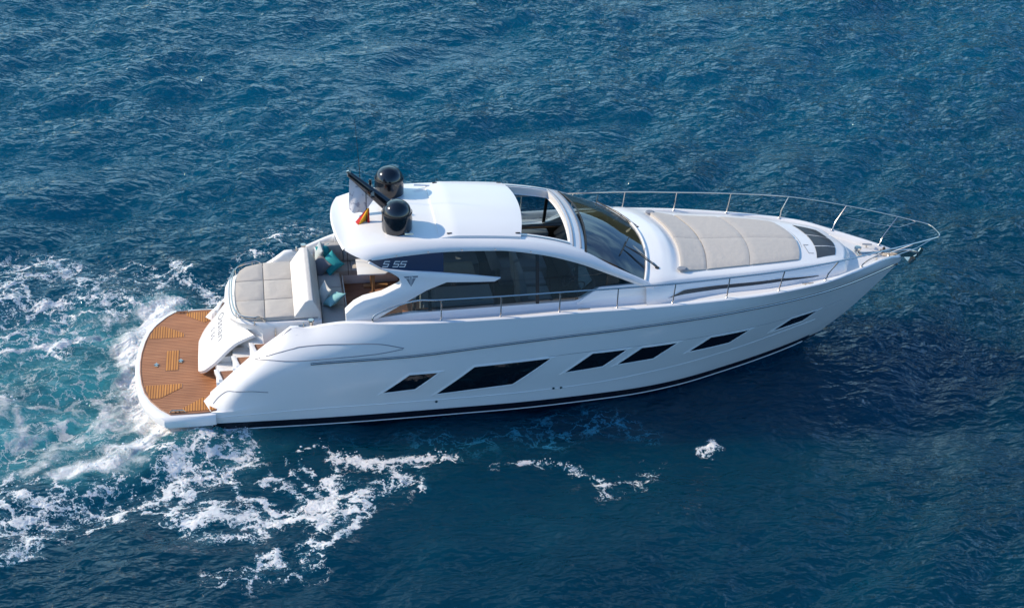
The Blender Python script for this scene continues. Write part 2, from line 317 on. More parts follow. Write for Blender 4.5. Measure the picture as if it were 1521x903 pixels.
h1, dx1, dy1 = fft_sea(5, rad(-62), 3.6, .9, 60, .115, 2.2)
h2, dx2, dy2 = fft_sea(9, rad(-80), 2.0, .17, 3.2, .044, 1.7)
h3, dx3, dy3 = fft_sea(21, rad(-35), 2.0, .16, 2.0, .014, 1.0)
def samp(A, X, Y_):
    fx = (X/TL*NF) % NF; fy = (Y_/TL*NF) % NF; i = np.floor(fx).astype(int); j = np.floor(fy).astype(int); a = fx-i; b = fy-j; i %= NF; i2 = (i+1) % NF; j %= NF; j2 = (j+1) % NF
    return A[i, j]*(1-a)*(1-b) + A[i2, j]*a*(1-b) + A[i, j2]*(1-a)*b + A[i2, j2]*a*b
def axis(lo, hi, d, far):
    a = list(np.arange(lo, hi, d)); st = d
    while a[-1] < far: st *= 1.12; a.append(a[-1] + st)
    st = d; b = []; x = lo
    while x > -far: st *= 1.12; x -= st; b.append(x)
    return np.array(b[::-1] + a)
gx = axis(-15, 42, .062, 3500); gy = axis(-13, 34, .062, 3500)
X, Yg = np.meshgrid(gx, gy, indexing='ij')
spx = np.gradient(gx)[:, None]; spy = np.gradient(gy)[None, :]; sp_ = np.maximum(spx, spy)*np.ones_like(X)
f1 = np.clip(1.6 - sp_/1.2, 0, 1); f2 = np.clip(1.3 - sp_/.25, 0, 1)
def vnoise(X, Y_, s, seed):
    r = np.random.default_rng(seed); G = r.random((64, 64)); fx = X/s + 500; fy = Y_/s + 500; i = np.floor(fx).astype(int); j = np.floor(fy).astype(int); a = fx-i; b = fy-j; a = a*a*(3-2*a); b = b*b*(3-2*b)
    return G[i % 64, j % 64]*(1-a)*(1-b) + G[(i+1) % 64, j % 64]*a*(1-b) + G[i % 64, (j+1) % 64]*(1-a)*b + G[(i+1) % 64, (j+1) % 64]*a*b
def dens(strokes, wob=.35):
    D = np.zeros_like(X); m_ = (X > -16) & (X < 43) & (Yg > -14) & (Yg < 35); xs = X[m_]; ys = Yg[m_]
    wx_ = xs + wob*(vnoise(xs, ys, .8, 3)-.5) + .5*wob*(vnoise(xs, ys, .3, 4)-.5); wy_ = ys + wob*(vnoise(xs, ys, .8, 5)-.5) + .5*wob*(vnoise(xs, ys, .3, 6)-.5); o = np.zeros_like(xs)
    for pts, wd, st in strokes:
        best = np.full_like(xs, 1e9)
        for (ax_, ay), (bx, by) in zip(pts[:-1], pts[1:]):
            vx, vy = bx-ax_, by-ay; t = np.clip(((wx_-ax_)*vx + (wy_-ay)*vy)/(vx*vx+vy*vy+1e-9), 0, 1); best = np.minimum(best, np.hypot(wx_-ax_-t*vx, wy_-ay-t*vy))
        o = np.maximum(o, st*np.exp(-(best/wd)**2*.8))
    D[m_] = o; return D
D_l = dens(FOAM['lace'], .45); D_c = dens(FOAM['churn'], .6); D_a = np.clip(dens(FOAM['aer'], .6)*1.0, 0, 1.2); D_s = dens(FOAM['sub'], .5)
# calmer water in the hull's lee and in slicks
calm = .22 + 1.55*(.6*vnoise(X+.4*Yg, Yg*1.7, 5.5, 12) + .4*vnoise(X, Yg*1.5, 2.3, 13))**1.2
near = np.exp(-(((X-7)/9.0)**2 + ((Yg+3.6)/2.2)**2)); lee = np.clip((1.2 - Yg)/6, 0, 1)
calm *= 1 - .55*near; calm *= 1 - .5*lee
wake = np.clip(D_c*.9 + D_a*.55, 0, 1)
Z = samp(h1, X, Yg)*f1*(1-.45*near) + (samp(h2, X, Yg) + samp(h3, X, Yg))*f2*calm
tur = (vnoise(X, Yg, .8, 30)-.5)*.16 + (vnoise(X, Yg, .45, 31)-.5)*.17 + (vnoise(X, Yg, .22, 32)-.5)*.10 + (vnoise(X, Yg, .13, 33)-.5)*.045
Z += wake*tur*f2 + np.clip(D_c, 0, 1)*.05*f2 + np.clip(D_l, 0, 1)*f2*((vnoise(X, Yg, .2, 35)-.5)*.05 + .012)
# a rolling crest where the wake peels off the stern quarters
def ridge(pts, wd, h):
    best = np.full_like(X, 1e9)
    for (ax_, ay), (bx, by) in zip(pts[:-1], pts[1:]):
        vx, vy = bx-ax_, by-ay; t = np.clip(((X-ax_)*vx + (Yg-ay)*vy)/(vx*vx+vy*vy), 0, 1); best = np.minimum(best, np.hypot(X-ax_-t*vx, Yg-ay-t*vy))
    return h*np.exp(-(best/wd)**2)
Z += ridge([(-.3,-2.7),(-2,-3.3),(-5,-4.2)], .5, .13) + ridge([(.5,3.0),(-2,3.7),(-7,5.0)], .6, .12) + ridge([(3,-4.3),(6,-3.9),(9,-3.1)], .6, .05)
XX = X - (samp(dx1, X, Yg)*f1*.9 + samp(dx2, X, Yg)*f2*.7*calm); YY = Yg - (samp(dy1, X, Yg)*f1*.9 + samp(dy2, X, Yg)*f2*.7*calm)
# keep the water outside the hull: press it down beneath the boat
inb = (np.abs(Yg) < np.interp(X, [-.1,0,6,8,9.4,10.5,11.5,12.2],[0,1.9,1.9,1.8,1.58,1.3,.95,.0])) & (X > 0) & (X < 12.2); Z = np.where(inb, np.minimum(Z, -.45), Z)
Z = np.where((np.abs(Yg) < 2.2) & (X > -1.75) & (X <= .05), np.minimum(Z, .16), Z)
nx_, ny_ = X.shape; co = np.stack([XX, YY, Z], -1).reshape(-1, 3).astype(np.float32)
idx = np.arange(nx_*ny_).reshape(nx_, ny_); F_ = np.stack([idx[:-1, :-1], idx[1:, :-1], idx[1:, 1:], idx[:-1, 1:]], -1).reshape(-1, 4)
me = bpy.data.meshes.new('sea'); me.vertices.add(len(co)); me.vertices.foreach_set('co', co.ravel()); me.loops.add(F_.size); me.loops.foreach_set('vertex_index', F_.ravel().astype(np.int32))
me.polygons.add(len(F_)); me.polygons.foreach_set('loop_start', (np.arange(len(F_))*4).astype(np.int32)); me.polygons.foreach_set('use_smooth', np.ones(len(F_), bool))
for nm, A in (('lace', D_l), ('churn', D_c), ('aer', D_a), ('sub', D_s), ('calm', calm), ('far', 1-f2)):
    at = me.attributes.new(nm, 'FLOAT', 'POINT'); at.data.foreach_set('value', A.reshape(-1).astype(np.float32))
me.update(); me.validate()
sea = bpy.data.objects.new('sea', me); C.objects.link(sea); tag(sea, kind='structure')
SSS = 4.0
DEEP_A = (.0001, .025, .050); DEEP_B = (.0001, .032, .061); DEEP_C = (.0002, .050, .084); SKY_TEAL = (.0002, .064, .118)
def sea_material():
    m = bpy.data.materials.new('sea_water'); m.use_nodes = True; t = m.node_tree; L = t.links; N = t.nodes; b = N['Principled BSDF']
    tc = N.new('ShaderNodeTexCoord')
    def attr(n): a = N.new('ShaderNodeAttribute'); a.attribute_name = n; return a.outputs['Fac']
    def math_(op, a, b_=None, c_=None, clamp=False):
        q = N.new('ShaderNodeMath'); q.operation = op; q.use_clamp = clamp
        for i, v in enumerate((a, b_, c_)):
            if v is None: continue
            if isinstance(v, (int, float)): q.inputs[i].default_value = v
            else: L.new(v, q.inputs[i])
        return q.outputs[0]
    def ramp(v, lo, hi, a=0, c_=1, smooth=True):
        q = N.new('ShaderNodeMapRange'); q.interpolation_type = 'SMOOTHSTEP' if smooth else 'LINEAR'
        for i, z in enumerate((v, lo, hi, a, c_)):
            if isinstance(z, (int, float)): q.inputs[i].default_value = z
            else: L.new(z, q.inputs[i])
        return q.outputs[0]
    def noise(vec, sc, det=4, rough=.55, dist=0, ty='FBM'):
        q = N.new('ShaderNodeTexNoise'); q.noise_type = ty; q.inputs['Scale'].default_value = sc; q.inputs['Detail'].default_value = det; q.inputs['Roughness'].default_value = rough; q.inputs['Distortion'].default_value = dist; L.new(vec, q.inputs['Vector']); return q
    P = tc.outputs['Object']
    # warped coordinates
    wn = noise(P, 1.1, 7, .68); sub = N.new('ShaderNodeVectorMath'); sub.operation = 'SUBTRACT'; L.new(wn.outputs['Color'], sub.inputs[0]); sub.inputs[1].default_value = (.5, .5, .5)
    sc = N.new('ShaderNodeVectorMath'); sc.operation = 'SCALE'; L.new(sub.outputs[0], sc.inputs[0]); sc.inputs['Scale'].default_value = 1.3
    ad = N.new('ShaderNodeVectorMath'); ad.operation = 'ADD'; L.new(P, ad.inputs[0]); L.new(sc.outputs[0], ad.inputs[1]); Wp = ad.outputs[0]
    # flatten (use xy only) and stretch along the wake
    mp = N.new('ShaderNodeMapping'); L.new(Wp, mp.inputs[0]); mp.inputs['Rotation'].default_value = (0, 0, rad(-14)); mp.inputs['Scale'].default_value = (.62, 1, .0); Q = mp.outputs[0]
    def web(scale, thick, vec=Q):
        v = N.new('ShaderNodeTexVoronoi'); v.feature = 'DISTANCE_TO_EDGE'; v.inputs['Scale'].default_value = scale; L.new(vec, v.inputs['Vector']); return v.outputs['Distance']
    e1 = web(1.5, 0); e2 = web(4.2, 0); e3 = web(10.5, 0)
    n1 = noise(Q, 3.0, 8, .68).outputs['Fac']; n2 = noise(P, 14, 5, .65).outputs['Fac']; n3 = noise(Q, 1.1, 4, .6).outputs['Fac']
    lace = attr('lace'); churn = attr('churn'); aer = attr('aer'); sb = attr('sub')
    # ridge value: high on the web lines
    r1 = ramp(e1, 0, .16, 1, 0, False); r2 = ramp(e2, 0, .15, 1, 0, False); r3 = ramp(e3, 0, .16, 1, 0, False)
    rid = math_('ADD', math_('ADD', math_('MULTIPLY', r1, .36), math_('MULTIPLY', r2, .34)), math_('ADD', math_('MULTIPLY', r3, .20), math_('MULTIPLY', n1, .80)))
    rid = math_('ADD', rid, math_('MULTIPLY', math_('SUBTRACT', n2, .5), .85))
    lv_ = math_('ADD', rid, math_('MULTIPLY', lace, .505)); fl_ = math_('MULTIPLY', ramp(lv_, 1.06, 1.22), ramp(lace, .04, .2))
    cv = math_('ADD', math_('ADD', math_('MULTIPLY', r1, .16), math_('MULTIPLY', n1, .9)), math_('ADD', math_('MULTIPLY', churn, .72), math_('MULTIPLY', math_('SUBTRACT', n2, .5), .30)))
    cv = math_('ADD', cv, math_('MULTIPLY', n3, .25))
    fc_ = math_('MULTIPLY', ramp(cv, .98, 1.36, 0, 1.0), ramp(churn, .02, .3))
    # thin streaks over the aerated water
    av = math_('ADD', math_('ADD', math_('MULTIPLY', r2, .45), math_('MULTIPLY', n1, .75)), math_('MULTIPLY', aer, .22)); fa_ = math_('MULTIPLY', ramp(av, .78, 1.06, 0, .8), ramp(aer, .1, .6))
    foam = math_('MAXIMUM', math_('MAXIMUM', fl_, fc_), fa_, clamp=True)
    # water body colour
    def mixc(f, a, c_, bl='MIX'):
        q = N.new('ShaderNodeMix'); q.data_type = 'RGBA'; q.blend_type = bl
        if isinstance(f, (int, float)): q.inputs[0].default_value = f
        else: L.new(f, q.inputs[0])
        for i, z in ((6, a), (7, c_)):
            if isinstance(z, tuple): q.inputs[i].default_value = (*z, 1)
            else: L.new(z, q.inputs[i])
        return q.outputs[2]
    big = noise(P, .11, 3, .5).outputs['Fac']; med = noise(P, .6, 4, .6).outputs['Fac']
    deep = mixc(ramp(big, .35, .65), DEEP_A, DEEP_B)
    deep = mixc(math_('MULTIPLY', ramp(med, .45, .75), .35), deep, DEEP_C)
    # lighter teal painted to port, standing for stronger sky reflection on that side
    sxyz = N.new('ShaderNodeSeparateXYZ'); L.new(P, sxyz.inputs[0]); sky_grade = ramp(math_('ADD', math_('ADD', sxyz.outputs[1], math_('MULTIPLY', sxyz.outputs[0], -.12)), math_('MULTIPLY', math_('SUBTRACT', big, .5), 14)), -6, 15)
    deep = mixc(sky_grade, deep, SKY_TEAL)
    aern = math_('MULTIPLY', math_('MAXIMUM', aer, math_('MULTIPLY', churn, .9)), ramp(n3, .28, .62, .35, 1.0), clamp=True)
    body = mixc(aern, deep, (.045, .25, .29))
    # submerged bubbles: brighter blue threads
    sv = math_('MULTIPLY', ramp(math_('ADD', math_('MULTIPLY', r2, .5), n1), .72, 1.1), ramp(sb, .05, .8))
    body = mixc(math_('MULTIPLY', sv, .8), body, (.03, .24, .40))
    halo = math_('MULTIPLY', ramp(lv_, .75, 1.1), ramp(lace, .05, .5)); body = mixc(math_('MULTIPLY', halo, .3), body, (.02, .17, .26))
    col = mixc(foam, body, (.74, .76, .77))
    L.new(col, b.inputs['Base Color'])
    L.new(math_('MAXIMUM', ramp(foam, 0, .6, .03, .8), math_('MULTIPLY', attr('far'), .30)), b.inputs['Roughness']); b.inputs['Subsurface Weight'].default_value = 1.0 if SSS else 0; b.subsurface_method = 'BURLEY'; b.inputs['Subsurface Radius'].default_value = (.4, 1.0, 1.3); L.new(ramp(foam, .1, .5, SSS, .02), b.inputs['Subsurface Scale']); b.inputs['IOR'].default_value = 1.333
    L.new(ramp(foam, .1, .7, .5, .1), b.inputs['Specular IOR Level'])
    # ripples below the mesh's resolution
    mp2 = N.new('ShaderNodeMapping'); L.new(P, mp2.inputs[0]); mp2.inputs['Rotation'].default_value = (0, 0, rad(14)); mp2.inputs['Scale'].default_value = (.55, 1, .0)
    rp = noise(mp2.outputs[0], 2.8, 2.6, .5, .5).outputs['Fac']; rp2 = noise(mp2.outputs[0], 8, 1.5, .5, .3).outputs['Fac']
    calm_ = attr('calm'); hgt = math_('MULTIPLY', math_('ADD', math_('MULTIPLY', rp, 1.0), math_('MULTIPLY', rp2, .34)), math_('MULTIPLY', calm_, .42))
    fw = noise(P, .35, 5, .6).outputs['Fac']; hgt = math_('ADD', hgt, math_('MULTIPLY', math_('MULTIPLY', fw, attr('far')), .9)); hgt = math_('ADD', hgt, math_('MULTIPLY', foam, .03)); hgt = math_('ADD', hgt, math_('MULTIPLY', math_('MULTIPLY', foam, n2), .05))
    bu = N.new('ShaderNodeBump'); bu.inputs['Strength'].default_value = 1; bu.inputs['Distance'].default_value = 1.0; L.new(hgt, bu.inputs['Height']); L.new(bu.outputs[0], b.inputs['Normal'])
    return m
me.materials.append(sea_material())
# ---------------------------------------------------------------- far shore: the hills that the windscreen and water mirror
m = MB(); rows_ = []
for i in range(61):
    x = -900 + 3600*i/60; r = []
    for j in range(13):
        y = 600 + 700*j/12; u = j/12; h = (12 + 230*min(1, max(0, (x-180)/300)) + (45*math.sin(x/310+1) + 26*math.sin(x/97) + 14*math.sin(x/41+2))*min(1, max(.12, (x-150)/300)))*math.sin(min(1, u*1.5)*PI/2)**1.2 + 8*math.sin(x/23+y/31)*u - 2
        r.append((x, y + 60*math.sin(x/260), h))
    rows_.append(r)
m.grid(rows_); HILL = mat('scrub_hillside', (.085, .095, .045), .9, noise=(.02, .55)); hills = m.build('hills', HILL, None); tag(hills, kind='structure')

# ---------------------------------------------------------------- spray thrown up along the wake
ico = bmesh.new(); bmesh.ops.create_icosphere(ico, subdivisions=1, radius=1); IV = np.array([v.co[:] for v in ico.verts]); IF = np.array([[v.index for v in f.verts] for f in ico.faces]); ico.free()
W_ = (np.clip(D_l - .25, 0, 1)*1.0 + np.clip(D_c - .3, 0, 1)*.8)
cell = np.flatnonzero((W_ > .02) & (X > -14) & (X < 30) & (~inb)); pr = W_.ravel()[cell]**1.3; pr /= pr.sum()
pick = rng.choice(cell, 5200, p=pr); base_ = co[pick]; SV = []; SF = []
clump = vnoise(base_[:, 0], base_[:, 1], .45, 77); keep = clump > .52; base_ = base_[keep]
jit = rng.normal(0, .05, (len(base_), 3)); hgt_ = np.abs(rng.normal(0, .05, len(base_))) + .008; rad_ = np.clip(rng.lognormal(-4.75, .45, len(base_)), .004, .026)
for p, j, h, r_ in zip(base_, jit, hgt_, rad_):
    SF.append(IF + len(SV)*len(IV)); SV.append(IV*r_*np.array([1.3, 1, .8]) + p + [j[0], j[1], h])
sv_ = np.concatenate(SV).astype(np.float32); sf_ = np.concatenate(SF)
me = bpy.data.meshes.new('spray_droplets'); me.from_pydata(sv_.tolist(), [], sf_.tolist()); me.polygons.foreach_set('use_smooth', np.ones(len(sf_), bool))
me.materials.append(mat('white_spray', (.82, .84, .86), .35)); spray = bpy.data.objects.new('spray_droplets', me); C.objects.link(spray)
tag(spray, 'fine white spray droplets flung up over the foam of the wake', 'spray', kind='stuff')
# ---------------------------------------------------------------- the yacht (boat frame: x forward, y to port, z up)
yacht = bpy.data.objects.new('motor_yacht', None); C.objects.link(yacht); yacht.matrix_world = BOAT
tag(yacht, 'sleek white open sports yacht with black windows and teak stern platform, running through blue sea', 'yacht')

NT = 72
def lines_at(t, side):
    out = []
    for n in ORDER:
        L = LINES[n]; x = L[-1][0]*t; b, z = line(n, x); out.append(Vector((x, side*float(b), float(z))))
    return out
def section(t, side):
    q = lines_at(t, side); out = []
    low = q[:3]; top = q[2:]
    sp = spline(top, 4)
    return low[:2] + sp, q
ts = [1 - (1 - i/NT)**1.15 for i in range(NT + 1)]
hb = MB()
for s_ in (-1, 1):
    rows = [section(t, s_)[0] for t in ts]
    nb = 1   # bottom strips keel-chine
    hb.grid([r[:3] for r in rows], 1)          # keel, chine, stripe
    hb.grid([r[2:] for r in rows], 0)
    # gunwale cap, inner bulwark
    cap = []
    for i in range(121):
        x = 15.95*i/120; b, z = line('sheer', x); b = float(b); z = float(z)
        fl = min(z-.06, .36 if x < .12 else .76 if x < .5 else 1.08 if x < .87 else 1.38 if x < 3.15 else 9) if x < 3.15 else z - .12
        k = min(1, b/.25)
        cap.append([(x, s_*b, z), (x, s_*max(0, b-.015), z+.018), (x, s_*max(0, b-.05*k-.03), z+.022), (x, s_*max(0, b-.12*k), z-.005), (x, s_*max(0, b-.135*k), z-.05), (x, s_*max(0, b-.15*k), fl)])
    hb.grid(cap, 0)
    # wing tip running out over the platform, and the transom face
    tip = (-.15, s_*1.68, .40)
    a = section(0, s_)[0]
    pts = [p for p in a[2:] if p[2] > .36] + [Vector((0, s_*1.57, .5)), Vector((0, s_*1.54, .365))]
    hb.add([tip] + [tuple(p) for p in pts], [(0, i, i+1) for i in range(1, len(pts))], 0)
a = section(0, 1)[0]; ring = [tuple(p) for p in a if p[2] <= .37]
hb.add([(0, -p[1], p[2]) for p in reversed(ring)] + ring, [tuple(range(2*len(ring)))], 0)
hull = hb.build('hull', [GEL, ANTI], yacht, ang=50)
bv = BVHTree.FromPolygons([Vector(v) for v in hb.v], hb.f)
def on_hull(x, z, side=-1, off=.004):
    h, n, _, _ = bv.ray_cast(Vector((x, side*4, z)), Vector((0, -side, 0)))
    if h is None: return Vector((x, 0, z))
    if n.y*side < 0: n = -n
    return h + n*off
def hull_patch(poly, off=.004, k=10, side=-1):
    'conformed quad patch from a 4 point (x, z) polygon a-b-c-d (a-b left edge, d-c right edge)'
    a, b, c_, d = poly; rows = []
    for i in range(k+1):
        u = i/k; p = (lerp(a[0], d[0], u), lerp(a[1], d[1], u)); q = (lerp(b[0], c_[0], u), lerp(b[1], c_[1], u))
        rows.append([on_hull(lerp(p[0], q[0], v/6), lerp(p[1], q[1], v/6), side, off) for v in range(7)])
    return rows
# boot stripe and the white pinstripe under it
for s_ in (-1, 1):
    m = MB(); rows = []
    for i in range(80):
        x = .02 + 13.95*i/79; zc = float(line('chine', x)[1]); rows.append([on_hull(x, zc + k*.045 + .012, s_, .007) for k in range(5)])
    m.grid(rows); m.build('boot_stripe', NAVY, hull)
    m = MB(); m.tube([lerp(lines_at(t, s_)[1], lines_at(t, s_)[2], -.05) + Vector((0, s_*.010, 0)) for t in ts[:-3]], .012, 6); m.build('chine_strip', GEL, hull)
    # rub rail: dark rail with a bright insert, ending at x 2.1
    P = []
    for i in range(70):
        x = 2.1 + 13.86*i/69; b, z = line('strake', x); P.append(on_hull(x, float(z), s_, .012) if x < 15.6 else Vector((x, s_*float(b), float(z))))
    m = MB(); m.tube(P, .024, 8); rr = m.build('rub_rail', RUB, hull)
    m = MB(); m.tube([p + Vector((0, s_*.018, .014)) for p in P], .014, 6); m.build('steel_insert', CHR, rr)
    # moulded feature lines
    pl = [(.961,1.433),(1.22,1.57),(1.477,1.676),(1.75,1.765),(1.961,1.819),(2.643,1.9),(3.465,1.903),(4.018,1.783)]
    pl2 = [(1.0,1.44),(1.263,1.526),(1.806,1.56),(2.63,1.615),(3.46,1.672),(4.0,1.76)]
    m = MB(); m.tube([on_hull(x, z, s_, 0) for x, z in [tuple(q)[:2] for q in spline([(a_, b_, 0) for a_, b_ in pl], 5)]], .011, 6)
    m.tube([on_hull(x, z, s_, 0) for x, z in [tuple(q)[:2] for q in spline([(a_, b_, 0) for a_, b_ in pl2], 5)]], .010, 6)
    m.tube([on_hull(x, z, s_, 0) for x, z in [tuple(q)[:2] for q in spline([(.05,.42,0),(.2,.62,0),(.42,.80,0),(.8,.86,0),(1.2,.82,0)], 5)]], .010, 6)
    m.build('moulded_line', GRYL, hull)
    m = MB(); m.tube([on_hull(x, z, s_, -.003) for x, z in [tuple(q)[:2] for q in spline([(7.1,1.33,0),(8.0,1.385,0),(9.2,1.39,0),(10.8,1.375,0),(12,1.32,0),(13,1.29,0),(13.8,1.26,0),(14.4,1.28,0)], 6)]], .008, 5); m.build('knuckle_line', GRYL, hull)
    m = MB(); m.tube([on_hull(x, z, s_, -.012) for x, z in [tuple(q)[:2] for q in spline([(.1,.24,0),(2,.30,0),(4,.30,0),(6.4,.33,0),(8.4,.40,0),(10,.50,0),(11.4,.62,0),(12.8,.74,0),(13.8,.80,0)], 6)]], .022, 6); m.build('spray_chine', GEL, hull)
# hull windows
HW = [[(3.575,.623),(4.136,1.09),(4.74,1.104),(4.259,.674)], [(4.723,.478),(5.513,1.196),(7.151,1.283),(6.367,.612)],
      [(7.503,.834),(8.072,1.325),(8.839,1.335),(8.343,.912)], [(8.672,.905),(9.188,1.323),(10.012,1.325),(9.508,.927)],
      [(10.356,.95),(10.821,1.31),(11.814,1.26),(11.37,.95)], [(12.518,.925),(12.951,1.226),(13.716,1.205),(13.367,.948)]]
for s_ in (-1, 1):
    for q in HW:
        m = MB(); m.grid(hull_patch(q, .004, 12, s_)); o = m.build('hull_window', WINB, hull)
        cx = sum(p[0] for p in q)/4; cz = sum(p[1] for p in q)/4
        def loop(d, off):
            V2 = []; n_ = 4
            for i in range(4):
                a_ = Vector((*q[i-1], 0)); b_ = Vector((*q[i], 0)); c_ = Vector((*q[(i+1) % 4], 0)); d1 = (b_-a_).normalized(); d2 = (c_-b_).normalized()
                n1 = Vector((-d1.y, d1.x, 0)); n2 = Vector((-d2.y, d2.x, 0)); nn_ = n1 + n2; nn_ = nn_/max(.45, nn_.length_squared)*2; V2.append(b_ + nn_*d)
            e = []
            for i in range(4):
                A = V2[i]; B = V2[(i+1) % 4]
                for k in range(10): e.append(on_hull(lerp(A.x, B.x, k/10), lerp(A.y, B.y, k/10), s_, off))
            return e
        m = MB(); m.grid([loop(.055, .0), loop(.035, .013), loop(.008, .016), loop(-.002, .004)], close=True); m.build('window_frame', GEL, o, ang=25)
    for x, z in [(4.73,.264),(7.30,.376),(7.47,.373)]:
        p = on_hull(x, z, s_, .0); m = MB(); m.tube([p + Vector((0, -s_*.01, 0)), p + Vector((0, s_*.02, 0))], .028, 12); m.build('drain_fitting', CHR, hull)

# ---- swim platform
def plat(k, z, inx=0):
    P = [(.10, 2.07),(.0, 2.085),(-.3, 2.095),(-.87, 2.08),(-1.08, 1.86),(-1.28, 1.55),(-1.42, 1.22),(-1.50, .85),(-1.555, .4),(-1.57, 0)]
    P = P + [(x, -y) for x, y in reversed(P[:-1])]
    return [((x - (k if x < 0 else 0)), y*(1 + k/2.1), z) for x, y in P]
m = MB(); m.grid([plat(-.02, .05), plat(.07, .10), plat(.085, .2), plat(.075, .30), plat(.04, .342), plat(.0, .348)])
top = plat(.0, .348); m.add(top, [tuple(range(len(top)))]); bt = plat(-.02, .05); m.add(bt, [tuple(range(len(bt)))[::-1]])
platform = m.build('swim_platform', GEL, yacht, ang=40)
tk = [(.23,2.03),(.15,1.95)] + [(x, y) for x, y, z in plat(-.05, .35)][1:-1] + [(.15,-1.95),(.23,-2.03)]
m = MB(); m.prism(tk, .349, .362); m.build('teak_deck', TEAK, platform)
m = MB()
for (x0, y0), (x1, y1) in zip(tk[1:], tk[2:-1]): pass
m.tube([(x, y, .36) for x, y in tk], .018, 4); m.build('deck_margin', TEAKC, platform)
AP = [(-1.40,.93),(-1.27,1.42),(-1.05,1.42),(-.62,1.08),(-.62,.93)]
BPp = [(-.58,1.97),(-.58,1.84),(-.17,1.50),(.0,1.62),(.13,1.80),(.17,1.97)]
for poly in ([(-.98,-.39),(-.98,.39),(-.71,.39),(-.71,-.39)], AP, [(x, -y) for x, y in AP], BPp, [(x, -y) for x, y in BPp]):
    cx = sum(p[0] for p in poly)/len(poly); cy = sum(p[1] for p in poly)/len(poly)
    m = MB(); m.prism([(cx+(x-cx)*1.06, cy+(y-cy)*1.06) for x, y in poly], .3625, .3655); hh = m.build('locker_border', TEAKC, platform)
    m = MB(); m.prism(poly, .366, .370); m.build('teak_grating', TEAKX, hh)
for x, y in [(-1.18,-.16),(-.66,-.06)]:
    m = MB(); m.lathe([(0,0),(.055,0),(.05,.015),(0,.02)], x, y, .366, 16); m.box(x-.05, x+.05, y-.012, y+.012, .38, .395); m.box(x-.012, x+.012, y-.07, y+.07, .378, .392); m.build('deck_fitting', CHR, platform)
for s_ in (-1, 1):
    m = MB(); m.tube([(-.83, s_*1.98, .37),(-.80, s_*1.98, .42),(-.56, s_*1.99, .42),(-.53, s_*1.99, .37)], .016, 8); m.tube([(-.72,s_*1.98,.36),(-.72,s_*1.98,.42)], .02, 8); m.tube([(-.64,s_*1.98,.36),(-.64,s_*1.98,.42)], .02, 8); m.build('mooring_cleat', CHR, platform)

# ---- transom housing (garage) under the aft sunpad
def house(z, grow, aft, lo_=0):
    P = [(.50-aft,0),(.52-aft,.45),(.60-aft,.80-lo_*.15),(.78-aft*.6,1.06-lo_*.22),(1.0,1.17-lo_*.18),(1.16,1.20),(1.5,1.24),(2.40,1.26)]
    P = [(x, y*(1+grow)) for x, y in P]; P = P + [(x, -y) for x, y in reversed(P[1:])]
    return [(x, y, z) for x, y in P]
m = MB(); m.grid([house(.35, 0, .05, 1), house(.9, 0, .0, 1), house(1.5, .0, -.05, 1), house(1.62, .0, .0, .9), house(1.78, .0, .10, .3), house(1.88, -.005, .12), house(1.93, -.03, .05)], close=True)
t_ = house(1.93, -.03, .05); m.add(t_, [tuple(range(len(t_)))])
housing = m.build('transom_housing', GEL, yacht, ang=35)
# garage lid, swept up a little from the platform, with the yacht's name
def lid(u, v, d=0.0):
    hw = pchip([0,.1,.3,.6,1],[.62,.84,.95,1.03,1.14], u); xx = -.27 + 1.0*u + .10*abs(v)**2*(1 if u > .3 else u/.3) ; zz = .58 + 1.07*u + .10*math.sin(PI*min(1, u))**.8
    if u > .75: xx += (abs(v)**6)*.14*(u-.75)/.25
    return Vector((xx, hw*v, zz - .10*abs(v)**3*(1-u) - .03*abs(v)**4)) + Vector((.55*d, 0, -.8*d))
vv = [(-1 + 2*j/24) for j in range(25)]
m = MB(); U = [i/18 for i in range(19)]
m.grid([[lid(u, v) for v in vv] for u in U]); m.grid([[lid(u, v, .07) for v in vv][::-1] for u in U])
edge = [(0, v) for v in vv] + [(u, 1) for u in U[1:]] + [(1, v) for v in vv[::-1][1:]] + [(u, -1) for u in U[::-1][1:]]
m.grid([[lid(*e), lid(*e, .07)] for e in edge])
lidob = m.build('garage_lid', GEL, housing, ang=45)
lv = BVHTree.FromPolygons([Vector(v) for v in m.v], m.f)
def text_mesh(s, size, shear=0):
    cu = bpy.data.curves.new('t', 'FONT'); cu.body = s; cu.size = size; cu.shear = shear; cu.align_x = 'CENTER'; cu.extrude = .0; cu.resolution_u = 3
    o = bpy.data.objects.new('t', cu); C.objects.link(o); bpy.context.view_layer.update()
    me = bpy.data.meshes.new_from_object(o.evaluated_get(bpy.context.evaluated_depsgraph_get())); bpy.data.objects.remove(o); return me
for s, size, x0 in (('Ossian', .30, .20), ('S 55', .20, .03)):
    me = text_mesh(s, size, .1)
    for v in me.vertices:
        # letters run to port along y, their tops point forward/up the lid
        X = x0 + v.co.y*.62; Y_ = -.05 - v.co.x*1.3
        h, n, _, _ = lv.ray_cast(Vector((X, Y_, 4)), Vector((0, 0, -1)))
        v.co = (h + Vector((0, 0, .004))) if h else Vector((X, Y_, 1.5))
    me.materials.append(mat('dark_lettering', (.15, .15, .17), .4)); o = bpy.data.objects.new('name_lettering' if s[0] == 'O' else 'number_lettering', me); C.objects.link(o); o.parent = lidob

